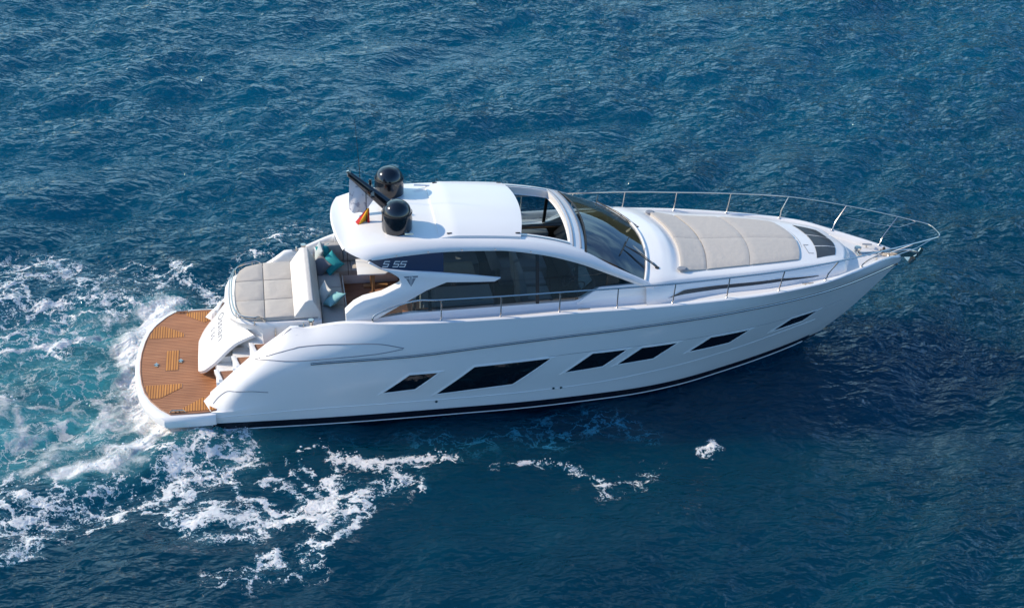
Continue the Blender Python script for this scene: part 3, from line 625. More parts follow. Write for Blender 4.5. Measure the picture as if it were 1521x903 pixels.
# ---- steps both sides, cockpit sole
m = MB()
for s_ in (-1, 1):
    for x0, x1, z in ((.14,.50,.80),(.50,.87,1.12),(.87,3.2,1.42)):
        m.prism([(x0, s_*.80), (x1, s_*.80), (x1, s_*1.62), (x0, s_*1.62)], .35, z)
m.box(2.35, 4.35, -1.75, 1.75, 1.2, 1.44)
m.box(.10, .55, -.84, .84, .35, .92); sole = m.build('stair_moulding', GEL, yacht, bevel=.012)
for s_ in (-1, 1):
    for x0, x1, z in ((.22,.49,.80),(.60,.86,1.12),(.98,1.62,1.42)):
        m = MB(); m.box(x0, x1, min(s_*1.22, s_*1.57), max(s_*1.22, s_*1.57), z+.003, z+.014); m.build('step_tread', TEAKC, sole)
        m = MB(); m.prism([(x0-.13, s_*1.20), (x0-.04, s_*1.20), (x0+.06, s_*1.60), (x0-.03, s_*1.60)], z-.05, z+.055); m.build('step_nosing', GEL, sole, bevel=.012)
m = MB(); m.box(2.42, 4.33, -1.68, 1.70, 1.443, 1.456); m.build('cockpit_teak', TEAKC, sole)

# ---- aft sunpad with seams, rail, bolster
def pad(name, outline, z0, z1, matl, parent, splitx=(), splity=(), r=.025, crown=0):
    'cushion(s): polygon split along x / y lines into separate rounded pieces'
    xs = [min(p[0] for p in outline)-1] + list(splitx) + [max(p[0] for p in outline)+1]; ys = [min(p[1] for p in outline)-1] + list(splity) + [max(p[1] for p in outline)+1]
    def clip(poly, ax, lim, keep_less):
        out = []
        for i in range(len(poly)):
            a = poly[i]; b = poly[(i+1) % len(poly)]; fa = (lim-a[ax]) if keep_less else (a[ax]-lim); fb = (lim-b[ax]) if keep_less else (b[ax]-lim)
            if fa >= 0: out.append(a)
            if fa*fb < 0: t = fa/(fa-fb); out.append((lerp(a[0], b[0], t), lerp(a[1], b[1], t)))
        return out
    g = .003
    for i in range(len(xs)-1):
        for j in range(len(ys)-1):
            q = clip(clip(clip(clip(outline, 0, xs[i]+g, False), 0, xs[i+1]-g, True), 1, ys[j]+g, False), 1, ys[j+1]-g, True)
            if len(q) < 3: continue
            m = MB(); cx = sum(p[0] for p in q)/len(q); cy = sum(p[1] for p in q)/len(q)
            def ring(k, z): return [(x - (x-cx)*min(.9, k/max(.2, math.hypot(x-cx, y-cy))), y - (y-cy)*min(.9, k/max(.2, math.hypot(x-cx, y-cy))), z) for x, y in q]
            rows = [ring(.0, z0), ring(0, z1-r), ring(.006, z1-.35*r), ring(.022, z1), ring(.22, z1+.010)]
            m.grid(rows, close=True); m.add(rows[-1], [tuple(range(len(q)))])
            m.build(name, matl, parent, ang=50)
SP = [(.60,-.02),(.62,-.55),(.70,-.90),(.86,-1.08),(1.22,-1.14),(1.84,-1.14),(1.84,1.22),(1.22,1.20),(.86,1.08),(.70,.88),(.62,.5)]
pad('sunpad_cushion', SP, 1.94, 2.03, FAB, housing, (1.23,), (-.40,.42))
def rpad(dx, z):
    P = [(1.10,-1.16),(1.00,-1.18),(.78,-1.10),(.63,-.9),(.56,-.5),(.54,0),(.56,.5),(.63,.9),(.78,1.10),(1.00,1.20),(1.12,1.20)]
    return [(x-dx, y*(1+dx*.3), z) for x, y in P]
m = MB(); R1 = rpad(0, 2.07); R1 = [(1.22,-1.17,1.95)] + R1 + [(1.24,1.20,1.95)]; m.tube(spline(R1, 5), .015, 8)
R2 = rpad(.05, 2.02); m.tube(spline(R2, 5), .011, 8)
for i in (1, 3, 5, 7, 9): m.tube([rpad(.0, 1.88)[i], rpad(.0, 2.07)[i]], .010, 8)
m.build('sunpad_rail', CHR, housing)
m = MB(); m.prism([(1.83,1.96),(1.83,2.02),(2.06,2.36),(2.14,2.40),(2.24,2.38),(2.40,2.06),(2.40,1.78),(2.33,1.78),(2.33,1.96)], -1.15, 1.16, 'y'); m.build('bolster', FAB2, housing, bevel=.03, seg=3)
# cockpit sofa (aft bench + port bench)
m = MB(); m.box(2.40, 2.95, -1.18, 1.60, 1.45, 1.70); m.box(2.95, 4.25, 1.02, 1.62, 1.45, 1.70); m.box(2.41, 4.25, 1.50, 1.66, 1.70, 2.12); sofa = m.build('cockpit_sofa', GEL, yacht, bevel=.02)
pad('seat_cushion', [(2.42,-1.16),(2.92,-1.16),(2.92,.98),(2.42,.98)], 1.70, 1.82, FAB3, sofa, (), (-.45,.3))
pad('seat_cushion', [(2.42,1.0),(4.22,1.0),(4.22,1.50),(2.42,1.50)], 1.70, 1.82, FAB, sofa, (3.2,), ())
m = MB(); m.box(2.96, 2.985, -1.1, .95, 1.66, 1.75); m.build('seat_trim', CRM, sofa)
m = MB()
for k in range(3): m.prism([(2.44+k*.61,1.83),(2.46+k*.61,2.22),(2.5+k*.61,2.26),(3.0+k*.61,2.26),(3.03+k*.61,2.22),(3.03+k*.61,1.83)], 1.42, 1.56, 'y')
m.build('backrest', FAB3, sofa, bevel=.03)
# table with wooden legs
m = MB(); m.prism([(3.28,.30),(3.29,1.0),(3.95,.98),(3.98,.36),(3.9,.28)], 2.07, 2.11); table = m.build('cockpit_table', GEL, yacht, bevel=.01)
for x, y in [(3.63,.36),(3.63,.86)]:
    m = MB(); m.box(x-.03, x+.03, y-.04, y+.04, 1.457, 2.07); m.build('leg', WOOD, table, bevel=.006)
for y in (.36, .86):
    m = MB(); m.box(3.45, 4.0, y-.06, y+.06, 1.457, 1.50); m.build('foot', WOOD, table, bevel=.006)
# stern mooring winches and cleats
for s_ in (-1, 1):
    m = MB(); m.lathe([(0,0),(.07,0),(.07,.03),(.045,.06),(.042,.16),(.065,.20),(.06,.23),(0,.235)], 2.16, s_*1.62, 1.98, 20); m.tube([(2.0,s_*1.62,1.98),(2.0,s_*1.62,2.16)], .018, 10); m.tube([(1.9,s_*1.62,2.08),(2.06,s_*1.62,2.08)], .014, 8)
    m.build('mooring_winch', CHR, yacht)
    m = MB(); m.box(1.82, 2.36, min(s_*1.52, s_*1.80), max(s_*1.52, s_*1.80), 1.80, 1.98); m.build('winch_plinth', GEL, yacht, bevel=.02)
    for x in (7.85, 2.0 if False else 13.1):
        b, z = line('sheer', x); y = s_*(float(b)-.25); z = float(z)-.12
        m = MB(); m.tube([(x-.13,y,z+.06),(x+.13,y,z+.06)], .016, 8); m.tube([(x-.05,y,z),(x-.05,y,z+.06)], .018, 8); m.tube([(x+.05,y,z),(x+.05,y,z+.06)], .018, 8); m.build('deck_cleat', CHR, yacht)
for s_ in (-1, 1):
    m = MB(); m.tube([(1.42, s_*1.255, 1.50),(1.42, s_*1.275, 1.53),(1.42, s_*1.275, 1.80),(1.42, s_*1.255, 1.83)], .014, 8); m.build('grab_handle', CHR, yacht)

# ---- side decks and foredeck
m = MB(); rows = []
for i in range(90):
    x = 3.0 + (15.85-3.0)*i/89; b, z = line('sheer', x); b = float(b); z = float(z)
    bi = max(0, b-.14*min(1, b/.25)); inn = min(bi, 1.66) if x < 9.4 else 0
    rows.append((x, bi, inn, z-.115))
for s_ in (-1, 1):
    a = [r for r in rows if r[0] < 9.4]; m.grid([[(x, s_*bi, z), (x, s_*inn, z+.01)] for x, bi, inn, z in a])
    b_ = [r for r in rows if r[0] >= 9.2]; m.grid([[(x, s_*bi*k, z+.03*(1-k*k)) for k in (1,.75,.5,.25,0)] for x, bi, inn, z in b_])
m.build('side_deck', DECK, yacht, ang=60)

# ---- superstructure lines
Dl = [(2.92,1.17,3.60),(3.3,1.22,3.68),(3.58,1.245,3.72),(4.4,1.28,3.78),(4.9,1.30,3.775),(5.5,1.30,3.75),(6.6,1.31,3.67),(7.24,1.36,3.56),(7.93,1.46,3.36),(8.53,1.61,3.07),(9.27,1.77,2.74),(9.45,1.80,2.66)]
Cl = [(2.92,1.19,3.57),(3.1,1.35,3.52),(3.39,1.50,3.475),(4.11,1.49,3.53),(4.94,1.48,3.57),(6.07,1.49,3.54),(6.93,1.53,3.42),(7.8,1.59,3.18),(8.4,1.65,2.94),(9.06,1.74,2.67),(9.42,1.83,2.52)]
def T3(tab, x): return float(pchip([p[0] for p in tab],[p[1] for p in tab], x)), float(pchip([p[0] for p in tab],[p[2] for p in tab], x))
def roof_pt(t, v, lift=0):
    x0 = 2.74 + .17*v*v; x1 = 8.10 - .17*v*v; x = lerp(x0, x1, t); b, z = T3(Dl, min(x, 9.4)); cr = lerp(.085, .16, max(0, min(1, (x-5)/3)))
    return Vector((x, b*v, z + cr*(1-abs(v)**2.2) + lift))
NU, NV = 66, 26
us = [i/NU for i in range(NU+1)]; vs_ = [-1 + 2*j/NV for j in range(NV+1)]
def opening(i, j): return .44 < us[i] and us[i+1] < .945 and 2 <= j < NV-2
rows = [[roof_pt(u, v) for v in vs_] for u in us]
m = MB(); m.grid(rows, skip=opening)
ii = [i for i in range(NU) if opening(i, 5)]; i0, i1 = ii[0], ii[-1]+1; j0, j1 = 2, NV-2
ring = [rows[i][j0] for i in range(i0, i1)] + [rows[i1][j] for j in range(j0, j1)] + [rows[i][j1] for i in range(i1, i0, -1)] + [rows[i0][j] for j in range(j1, j0, -1)]
dn = [p + Vector((0, 0, -.17)) for p in ring]
cxr = (rows[i0][13] + rows[i1][13])/2
lo = [p + Vector((0, 0, -.17)) + (cxr - p).normalized()*.03 for p in ring]
m.grid([ring, [p + Vector((0,0,-.03)) for p in lo] if False else dn, lo], close=True)
# under-skin
us2 = [[p + Vector((0, 0, -.10)) for p in r] for r in rows]; m.grid([r[1:-1] for r in us2], skip=lambda i, j: opening(i, j+1))
# side bands (cant rail) with a soft outward roll
for s_ in (-1, 1):
    br = []
    for i in range(61):
        x = 2.92 + (9.42-2.92)*i/60; db, dz = T3(Dl, x); cb, cz = T3(Cl, x)
        w_ = min(1, (x-2.92)/.6); bl = .045*w_
        k = [(db, dz), (db + (cb-db)*.10 + .2*bl, dz + (cz-dz)*.03 + .004), (db + (cb-db)*.35 + .6*bl, dz + (cz-dz)*.18), (db + (cb-db)*.65 + bl, dz + (cz-dz)*.45), (db + (cb-db)*.88 + .8*bl, dz + (cz-dz)*.75), (cb+.012, cz), (cb-.05, cz-.005)]
        br.append([(x, s_*y, z) for y, z in k])
    m.grid(br)
    # inner lip along the windscreen
    ir = []
    for i in range(21):
        x = 7.93 + (9.42-7.93)*i/20; db, dz = T3(Dl, x); ir.append([(x, s_*db, dz), (x, s_*(db-.035), dz+.008), (x, s_*(db-.04), dz-.06)])
    m.grid(ir)
# aft lip of the roof
m.grid([[p for p in rows[0]], [p + Vector((-.03, 0, -.04)) for p in rows[0]], [p + Vector((-.01, 0, -.09)) for p in rows[0]]])
roof = m.build('hardtop', GEL, yacht, ang=38)
# sliding roof panel
def pan(u, v, lift):
    x = lerp(4.86, 6.58 + .17*(1-v*v), u); b, z = T3(Dl, x); cr = lerp(.085, .16, max(0, min(1, (x-5)/3)))
    return Vector((x, v*(b-.03), z + cr*(1-abs(v)**2.2) + lift - .03*abs(v)**5))
m = MB(); PU = [i/24 for i in range(25)]; PV = [-1 + 2*j/24 for j in range(25)]
lf = lambda u: .035 + .05*min(1, u*5)
m.grid([[pan(u, v, lf(u)) for v in PV] for u in PU])
m.grid([[pan(u, v, lf(u)-.045) for v in PV][::-1] for u in PU])
ed = [(0, v) for v in PV] + [(u, 1) for u in PU[1:]] + [(1, v) for v in PV[::-1][1:]] + [(u, -1) for u in PU[::-1][1:]]
m.grid([[pan(*e, lf(e[0])), pan(*e, lf(e[0])-.045)] for e in ed])
panel = m.build('sliding_roof_panel', GEL, roof, ang=40)
for s_ in (-1, 1):
    for u in (.13, .96):
        p = pan(u, s_*.93, lf(u)); m = MB(); m.box(p.x-.05, p.x+.05, p.y-.015, p.y+.015, p.z, p.z+.018); m.build('panel_latch', RUB, panel, bevel=.004)
# arched header trims in front of the opening
m = MB()
for du, r_ in ((.952, .014), (.985, .018)):
    m.tube([roof_pt(du, v*.93, .004) for v in vs_], r_, 6)
m.build('header_trim', GRYL, roof)
for s_ in (-1, 1):
    m = MB(); m.tube([roof_pt(lerp(.72, .94, k/12), s_*.90, .006) for k in range(13)], .016, 6); m.build('roof_track', CHR, roof)
for s_ in (-1, 1):
    for x in (3.95, 4.6, 5.3, 6.0, 6.75):
        m = MB(); cb, cz = T3(Cl, x); m.tube([(x, s_*(cb+.045), cz+.06), (x, s_*(cb+.06), cz+.055)], .014, 8); m.build('courtesy_light', CHR, roof)

# ---- side glass (both sides), pillars and the white wing over it
def sy(z): return 1.80 - .261*(z-2.35)
for s_ in (-1, 1):
    topx = [(3.36,3.485)] + [(x, T3(Cl, x)[1]+.02) for x in (3.7,3.85,4.02,4.04,4.1,4.6,5.1,5.6,6.1,6.6,7.0,7.4,7.8,8.2,8.6,9.06)]
    low = {3.36:3.44}
    def lowz(x): return float(np.interp(x, [3.36,3.8,4.02,4.04,4.2,7.76,8.21,9.06,9.3],[3.44,3.24,3.10,2.42,2.345,2.385,2.62,2.665,2.665]))
    m = MB(); rows_ = []
    for x, z in topx:
        b0 = T3(Cl, x)[0]; z0 = min(lowz(x), z-.005); rows_.append([(x, s_*lerp(sy(z0), b0, k/6), lerp(z0, z, k/6)) for k in range(7)])
    m.grid([[p for p in r] for r in rows_]); m.add([(3.36, s_*sy(2.24), 2.24), (4.04, s_*sy(2.33), 2.33), (4.04, s_*sy(2.60), 2.60)], [(0, 1, 2)]); sg = m.build('side_window', SIDEG, yacht, ang=60)
    # opaque dark aft quarter, its blue a sky reflection put into the colour
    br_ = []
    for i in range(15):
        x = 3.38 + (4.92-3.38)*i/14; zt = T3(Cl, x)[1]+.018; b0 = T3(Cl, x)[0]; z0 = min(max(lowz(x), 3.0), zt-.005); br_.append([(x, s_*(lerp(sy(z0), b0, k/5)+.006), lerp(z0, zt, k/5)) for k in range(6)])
    m = MB(); m.grid(br_); m.build('quarter_panel_painted_sky', SKYG, sg)
    for x in (4.62, 6.9, 7.75):
        m = MB(); zt = T3(Cl, x)[1]; zb = lowz(x); m.add([(x-.035, s_*(sy(zb)-.01), zb),(x+.035, s_*(sy(zb)-.01), zb),(x+.035, s_*(T3(Cl,x)[0]-.03), zt),(x-.035, s_*(T3(Cl,x)[0]-.03), zt)], [(0,1,2,3)]); m.build('window_pillar', RUB, sg, thick=.03)
    # sill below the glass and house side down to the deck
    m = MB(); rows_ = []
    for i in range(41):
        x = 3.1 + (9.45-3.1)*i/40; b, z = line('sheer', x); zd = float(z)-.12; lz = max(float(np.interp(x, [3.1,3.4,4.2,7.76,8.21,9.06,9.5],[2.22,2.26,2.335,2.385,2.62,2.665,2.66])), zd+.03)
        rows_.append([(x, s_*1.90 if x < 9 else s_*1.90, zd), (x, s_*(sy(lz)+.035), lz-.06 if lz-.06 > zd+.005 else zd+.01), (x, s_*(sy(lz)+.006), lz+.004), (x, s_*(sy(lz)-.08), lz+.004)])
    m.grid(rows_); m.build('house_side', GEL, yacht, ang=40)
    # fixed white panel forward, closing the window's forward lower corner
    m = MB(); m.prism([(7.74,2.34),(7.80,2.40),(8.24,2.665),(9.08,2.69),(9.45,2.66),(9.5,2.34)], 0, .04, 'y'); m.v = [(x, s_*(sy(z)+.012+y), z) for x, y, z in m.v]; m.build('house_panel', GEL, yacht, bevel=.008)
    # buttress wing
    W = [(2.87,2.16),(2.86,2.44),(3.05,2.60),(3.24,2.69),(3.63,2.77),(4.0,2.93),(4.03,3.02),(3.97,3.13),(3.83,3.22),(3.60,3.315),(3.36,3.45),(3.40,3.475),(3.62,3.325),(4.1,3.25),(4.65,3.195),(5.4,3.10),(6.12,2.995),(5.98,2.925),(5.5,2.94),(4.97,2.965),(4.55,2.82),(4.12,2.60),(3.78,2.43),(3.40,2.235),(3.3,2.17)]
    m = MB(); m.prism(W, .0, .05, 'y')
    m.v = [(x, s_*(sy(z) + y + .012 + (.05 if z < 2.95 and x < 4.1 else 0)*0), z) for x, y, z in m.v]; wing = m.build('wing', GEL, yacht, bevel=.014)
    W2 = [(2.87,2.16),(2.86,2.44),(3.05,2.60),(3.24,2.69),(3.63,2.77),(4.0,2.93),(4.03,3.0),(4.10,2.9),(4.08,2.62),(3.45,2.26),(3.3,2.17)]
    m = MB(); m.prism(W2, -.17, .01, 'y'); m.v = [(x, s_*(sy(z) + y), z) for x, y, z in m.v]; m.build('coaming', GEL, wing, bevel=.02)
    # triangular crest on the wing
    m = MB(); cx, cz = 4.23, 3.06
    def q_(pts, mi=0):
        m.prism(pts, 0, .004, 'y', mi)
    for a_, b_ in (((-.15,.08),(-.02,.08)), ((.02,.08),(.15,.08))): q_([(cx+a_[0], cz+a_[1]+.0), (cx+b_[0], cz+b_[1]), (cx+b_[0]-.01, cz+.045), (cx+a_[0]+.03, cz+.045)])
    q_([(cx-.10,cz+.03),(cx-.03,cz+.03),(cx-.015,cz-.11),(cx-.03,cz-.09)]); q_([(cx+.03,cz+.03),(cx+.10,cz+.03),(cx+.03,cz-.09),(cx+.015,cz-.11)]); q_([(cx-.012,cz+.08),(cx+.012,cz+.08),(cx+.008,cz-.13),(cx-.008,cz-.13)])
    m.v = [(x, s_*(sy(z) + .063 + y), z) for x, y, z in m.v]; m.build('crest', GRYL, wing)
    # S 55 in slanted block strokes on the dark glass, each character a part
    for x0_ in (0, .21, .35):
        m = MB(); w_, h = .105, .105; pth = [(w_,h),(0,h),(0,h/2),(w_,h/2),(w_,0),(0,0)]; wd = .0085; rws = []
        for k, p in enumerate(pth):
            p = Vector((*p, 0)); a_ = Vector((*pth[max(k-1,0)], 0)); c_ = Vector((*pth[min(k+1,5)], 0)); d1 = (p-a_).normalized() if k else (c_-p).normalized(); d2 = (c_-p).normalized() if k < 5 else d1
            n1 = Vector((-d1.y, d1.x, 0)); n2 = Vector((-d2.y, d2.x, 0)); n = (n1+n2)/2; n = n/max(.5, n.length_squared) if n.length > .1 else n1
            rws.append([p + n*wd, p - n*wd])
        m.grid([[(x0_+v.x, 0, v.y) for v in r] for r in rws]); vv_ = []
        for x, y, z in m.v:
            xx = 3.655 + x + z*.55; zz = 3.34 + z - (x)*.055; b0 = T3(Cl, xx)[0]; z0 = min(lowz(xx), T3(Cl, xx)[1]); zt = T3(Cl, xx)[1]+.02
            k = (zz - z0)/max(.01, zt - z0); vv_.append((xx, s_*(lerp(sy(z0), b0, k) + .012), zz))
        m.v = vv_; m.build('lettering', GEL, sg, fix=False)
    # long bronze window in the cabin trunk is added with the trunk
# windscreen
def ws(u, v, off=0):
    Tt = Vector((8.12 - .17*v*v, 1.43*v, 3.50 - .155*v*v)); Bb = Vector((9.57 - .33*v*v, 1.72*v, 2.885 - .165*v*v)); p = Tt.lerp(Bb, u)
    return p + Vector((.35, 0, .93))*(.045*math.sin(PI*u) + off)
m = MB(); m.grid([[ws(i/16, -1 + 2*j/28) for j in range(29)] for i in range(17)]); wsc = m.build('windscreen', WSG, yacht)
m = MB(); m.tube([ws(1, v, .015) for v in [-1 + k/12 for k in range(25)]], .03, 8); m.build('windscreen_frame', GEL, wsc)
m = MB(); m.tube([ws(0.015, v, .01) for v in [-1 + k/12 for k in range(25)]], .018, 6); m.build('windscreen_seal', RUB, wsc)
for y0, v1 in ((-1.0, -.30), (.25, .85)):
    m = MB(); a0 = ws(1.05, y0*.9 if y0 < 0 else .25, .03); e0 = ws(.42, v1 - .35, .05) if y0 < 0 else ws(.72, .95, .05)
    if y0 < 0: a0 = Vector((9.62, -1.30, 2.80)); e0 = ws(.62, -.55, .05)
    m.tube([a0, lerp(a0, e0, .5) + Vector((0,0,.03)), e0], .012, 6); m.tube([a0 + Vector((.02,.05,0)), lerp(a0, e0, .5) + Vector((.03,.05,.03)), e0], .008, 6)
    d = Vector((.22, .42, 0)) if y0 < 0 else Vector((.12,.35,-.03)); m.tube([e0 - d*.8 + Vector((0,0,-.02)), e0 + d*.9], .012, 6); m.lathe([(0,0),(.05,0),(.045,.04),(0,.05)], a0.x, a0.y, a0.z-.03, 12)
    m.build('wiper', RUB, wsc)

# ---- foredeck trunk, sunpad, hatches
Tt = [(9.25,1.78,2.71),(9.5,1.75,2.715),(10,1.63,2.69),(11,1.44,2.62),(12,1.31,2.59),(13,1.11,2.53),(13.5,.98,2.49),(14,.83,2.44),(14.3,.66,2.39),(14.5,.5,2.36)]
def crown(x): return float(np.interp(x, [9.3,9.6,9.95,10.15,10.32,10.8,13.1,14.0,14.5],[.18,.17,.20,.18,.09,.08,.07,.05,.0]))
def trunk(t, v, lift=0):
    x0 = 9.57 - .33*v*v; x1 = 14.48 - .25*v*v; x = lerp(x0, x1, t); b, z = T3(Tt, x); return Vector((x, b*v, z + crown(x + .33*v*v)*(1-v*v) + lift))
m = MB(); NV2 = 20; tv = [-1 + 2*j/NV2 for j in range(NV2+1)]; tu = [i/90 for i in range(91)]
m.grid([[trunk(t, v) for v in tv] for t in tu])
def base(p, s_):
    b, z = line('sheer', p.x); zd = float(z)-.115
    return Vector((p.x, s_*min(abs(p.y)+.22, max(0, float(b)-.2)), zd))
for s_ in (-1, 1):
    rr_ = []
    for t in tu:
        p = trunk(t, s_); q = base(p, s_); rr_.append([p, lerp(p, q, .05) + Vector((0, s_*.025, 0)), lerp(p, q, .25) + Vector((0, s_*.035, 0)), lerp(p, q, .6) + Vector((0, s_*.02, 0)), q])
    m.grid(rr_)
fr = [trunk(1, v) for v in tv]; fo = [base(p + Vector((0,.0,0)), 1) for p in fr]; fo = [Vector((p.x + .20*(1-v*v), math.copysign(1, v)*min(abs(p.y)+.22*abs(v)**2, float(line('sheer', p.x)[0])-.2), float(line('sheer', p.x)[1])-.115)) for p, v in zip(fr, tv)]
m.grid([fr, [lerp(a_, b_, .25) + Vector((.03*(1-v*v),.035*math.copysign(abs(v)**2, v),0)) for a_, b_, v in zip(fr, fo, tv)], [lerp(a_, b_, .6) + Vector((.03*(1-v*v),.02*math.copysign(abs(v)**2, v),0)) for a_, b_, v in zip(fr, fo, tv)], fo])
tr = m.build('foredeck_moulding', GEL, yacht, ang=42)
tbv = BVHTree.FromPolygons([Vector(v) for v in m.v], m.f)
def on_trunk(x, z, s_, off=.005):
    h, n, _, _ = tbv.ray_cast(Vector((x, s_*4, z)), Vector((0, -s_, 0)))
    if h is None: h, n = Vector((x, s_*1.5, z)), Vector((0, s_, 0))
    if n.y*s_ < 0: n = -n
    return h + n*off
for s_ in (-1, 1):
    up = [(9.74,2.375),(10.135,2.475),(11.234,2.43),(12.472,2.385),(13.47,2.287)]; dn_ = [(9.80,2.365),(10.135,2.375),(11.226,2.345),(12.465,2.315),(13.43,2.262)]
    m = MB(); K = 40; rws = []
    for i in range(K+1):
        x = lerp(9.75, 13.46, i/K); zu = np.interp(x, [p[0] for p in up],[p[1] for p in up]); zd = np.interp(x, [p[0] for p in dn_],[p[1] for p in dn_]); rws.append([on_trunk(x, lerp(zd, zu, k/4), s_) for k in range(5)])
    m.grid(rws); cw = m.build('cabin_window', BRN, tr)
    m = MB(); m.tube([r[-1] for r in rws] , .008, 5); m.tube([r[0] for r in rws], .008, 5); m.build('window_frame', GEL, cw)
# foredeck sunpad: surface pieces conformed to the crown
def fpad(name, t0f, t1f, v0, v1, h0, h1, matl, par):
    m = MB(); n1, n2 = 14, 12; top = []; bot = []
    for i in range(n1+1):
        u = i/n1; r1 = []; r0 = []
        for j in range(n2+1):
            v = lerp(v0, v1, j/n2); xa = t0f(v); xb = t1f(v); x = lerp(xa, xb, u)
            b, z = T3(Tt, x); hwid = b - .20 if x < 12.9 else b - .2
            e = min(u, 1-u)*n1; e2 = min(j, n2-j); sh = (0 if e > 1 else (1-e)*.014) + (0 if e2 > 1 else .014*(1-e2))
            y = v*hwid; vb = y/b; zz = z + crown(x + .33*vb*vb)*(1-vb*vb)
            r1.append(Vector((x, y, zz + lerp(h0, h1, u) - sh))); r0.append(Vector((x, y, zz - .02)))
        top.append(r1); bot.append(r0)
    m.grid(top); ring = lambda G: G[0] + [r[-1] for r in G[1:]] + G[-1][::-1][1:] + [r[0] for r in G[::-1][1:-1]]
    m.grid([ring(top), ring(bot)], close=True)
    return m.build(name, matl, par, ang=50)
g_ = .003
arc = lambda x: (lambda v: x - .22*v*v)
secs = [(10.36, 10.98, .07, .04), (10.985, 12.02, .05, .05), (12.02, 13.28, .05, .045)]
for k, (a_, b_, h0, h1) in enumerate(secs):
    for v0, v1 in ((-1, -g_), (g_, 1)):
        if k == 0: fpad('headrest_cushion', (lambda v: 10.36-.24*v*v), arc(b_-.008), v0, v1, .075, .035, FAB, tr)
        else: fpad('sunpad_cushion', arc(a_), arc(b_-.008), v0, v1, h0, h1, FAB, tr)
# hatch outline and skylights
m = MB()
for x in (13.36,):
    m.tube([(x - .2*v*v, (T3(Tt, x)[0]-.22)*v, T3(Tt, x-.2*v*v)[1] + crown(x)*(1-v*v) + .002) for v in [-1 + k/8 for k in range(17)]], .006, 4)
m.build('hatch_seam', GRYL, tr)
def sky_pt(x, y): 
    b, z = T3(Tt, x); v = y/b; return Vector((x, y, z + crown(x+.33*v*v)*(1-v*v) + .008))
def xa_(y): return 13.68 - .16*(y/.8)**2
def xb_(y): return 14.24 - .30*(abs(y)/.62)**1.6*.6 
m = MB(); q = []
for y0, y1 in ((-.79,-.30),(-.25,.25),(.30,.80)):
    rws = []
    for j in range(9):
        y = lerp(y0, y1, j/8); yy = y*.98
        rws.append([sky_pt(lerp(xa_(y), xb_(y*.8), k/8), lerp(y, y*.74, k/8)) for k in range(9)])
    m = MB(); m.grid(rws); m.build('skylight', DKG, tr)
m = MB(); m.tube([sky_pt(13.52, -.25),sky_pt(13.40,-.25),sky_pt(13.40,-.60),sky_pt(13.52,-.60)], .006, 4); m.build('hatch_latch', GRYL, tr)
# deck lights / speakers in the coaming corners
for s_ in (-1, 1):
    m = MB(); m.lathe([(0,0),(.09,0),(.09,.02),(.07,.035),(0,.035)], 10.18, s_*1.33, 2.745, 16); m.v = [(10.18+(x-10.18)*1.2, y, z) for x, y, z in m.v]; m.build('deck_speaker', GRYL, tr)

# ---- bow fittings
m = MB(); m.prism([(14.72,-.20),(15.35,-.14),(15.45,0),(15.35,.14),(14.72,.20),(14.66,0)], 2.04, 2.075); rec = m.build('anchor_locker', GRYL, yacht)
m = MB(); m.lathe([(0,0),(.10,0),(.10,.04),(.06,.07),(.055,.12),(.085,.15),(.08,.19),(0,.195)], 14.9, .02, 2.075, 20); m.tube([(14.9,-.16,2.13),(14.9,.1,2.13)], .05, 12); m.build('windlass', CHR, yacht)
m = MB(); m.tube([(14.98,0,2.12),(15.5,0,2.11),(15.9,0,2.10)], .018, 6); m.build('anchor_chain', CHR, yacht)
m = MB()
for s_ in (-1, 1): m.prism([(15.45,2.02),(16.25,1.98),(16.38,2.06),(16.2,2.12),(15.5,2.13)], s_*.065, s_*.085, 'y')
for x in (15.6, 15.9, 16.28): m.tube([(x,-.08,2.06),(x,.08,2.06)], .035, 12)
roller = m.build('bow_roller', CHR, yacht)
m = MB(); m.tube([(15.75,0,2.12),(16.2,0,2.14),(16.42,0,2.05),(16.45,0,1.92)], .03, 8, rr=[.02,.028,.03,.025])
m.prism([(16.28,1.80),(16.52,2.00),(16.56,2.13),(16.48,2.16),(16.40,1.98),(16.22,1.84)], -.02, .02, 'y'); m.prism([(16.22,1.8),(16.36,1.92),(16.33,1.96),(16.18,1.86)], -.13, .13, 'y')
m.build('anchor', CHR, yacht)
m = MB()
for s_ in (-1, 1):
    m = MB(); m.tube([(15.25,s_*.30,2.09),(15.25,s_*.30,2.16)], .02, 8); m.tube([(15.15,s_*.32,2.16),(15.37,s_*.28,2.16)], .018, 8); m.build('bow_cleat', CHR, yacht)
m = MB(); m.lathe([(0,0),(.03,0),(.035,.05),(.02,.08),(0,.085)], 15.55, .0, 2.16, 12); m.build('navigation_light', BRN, yacht)

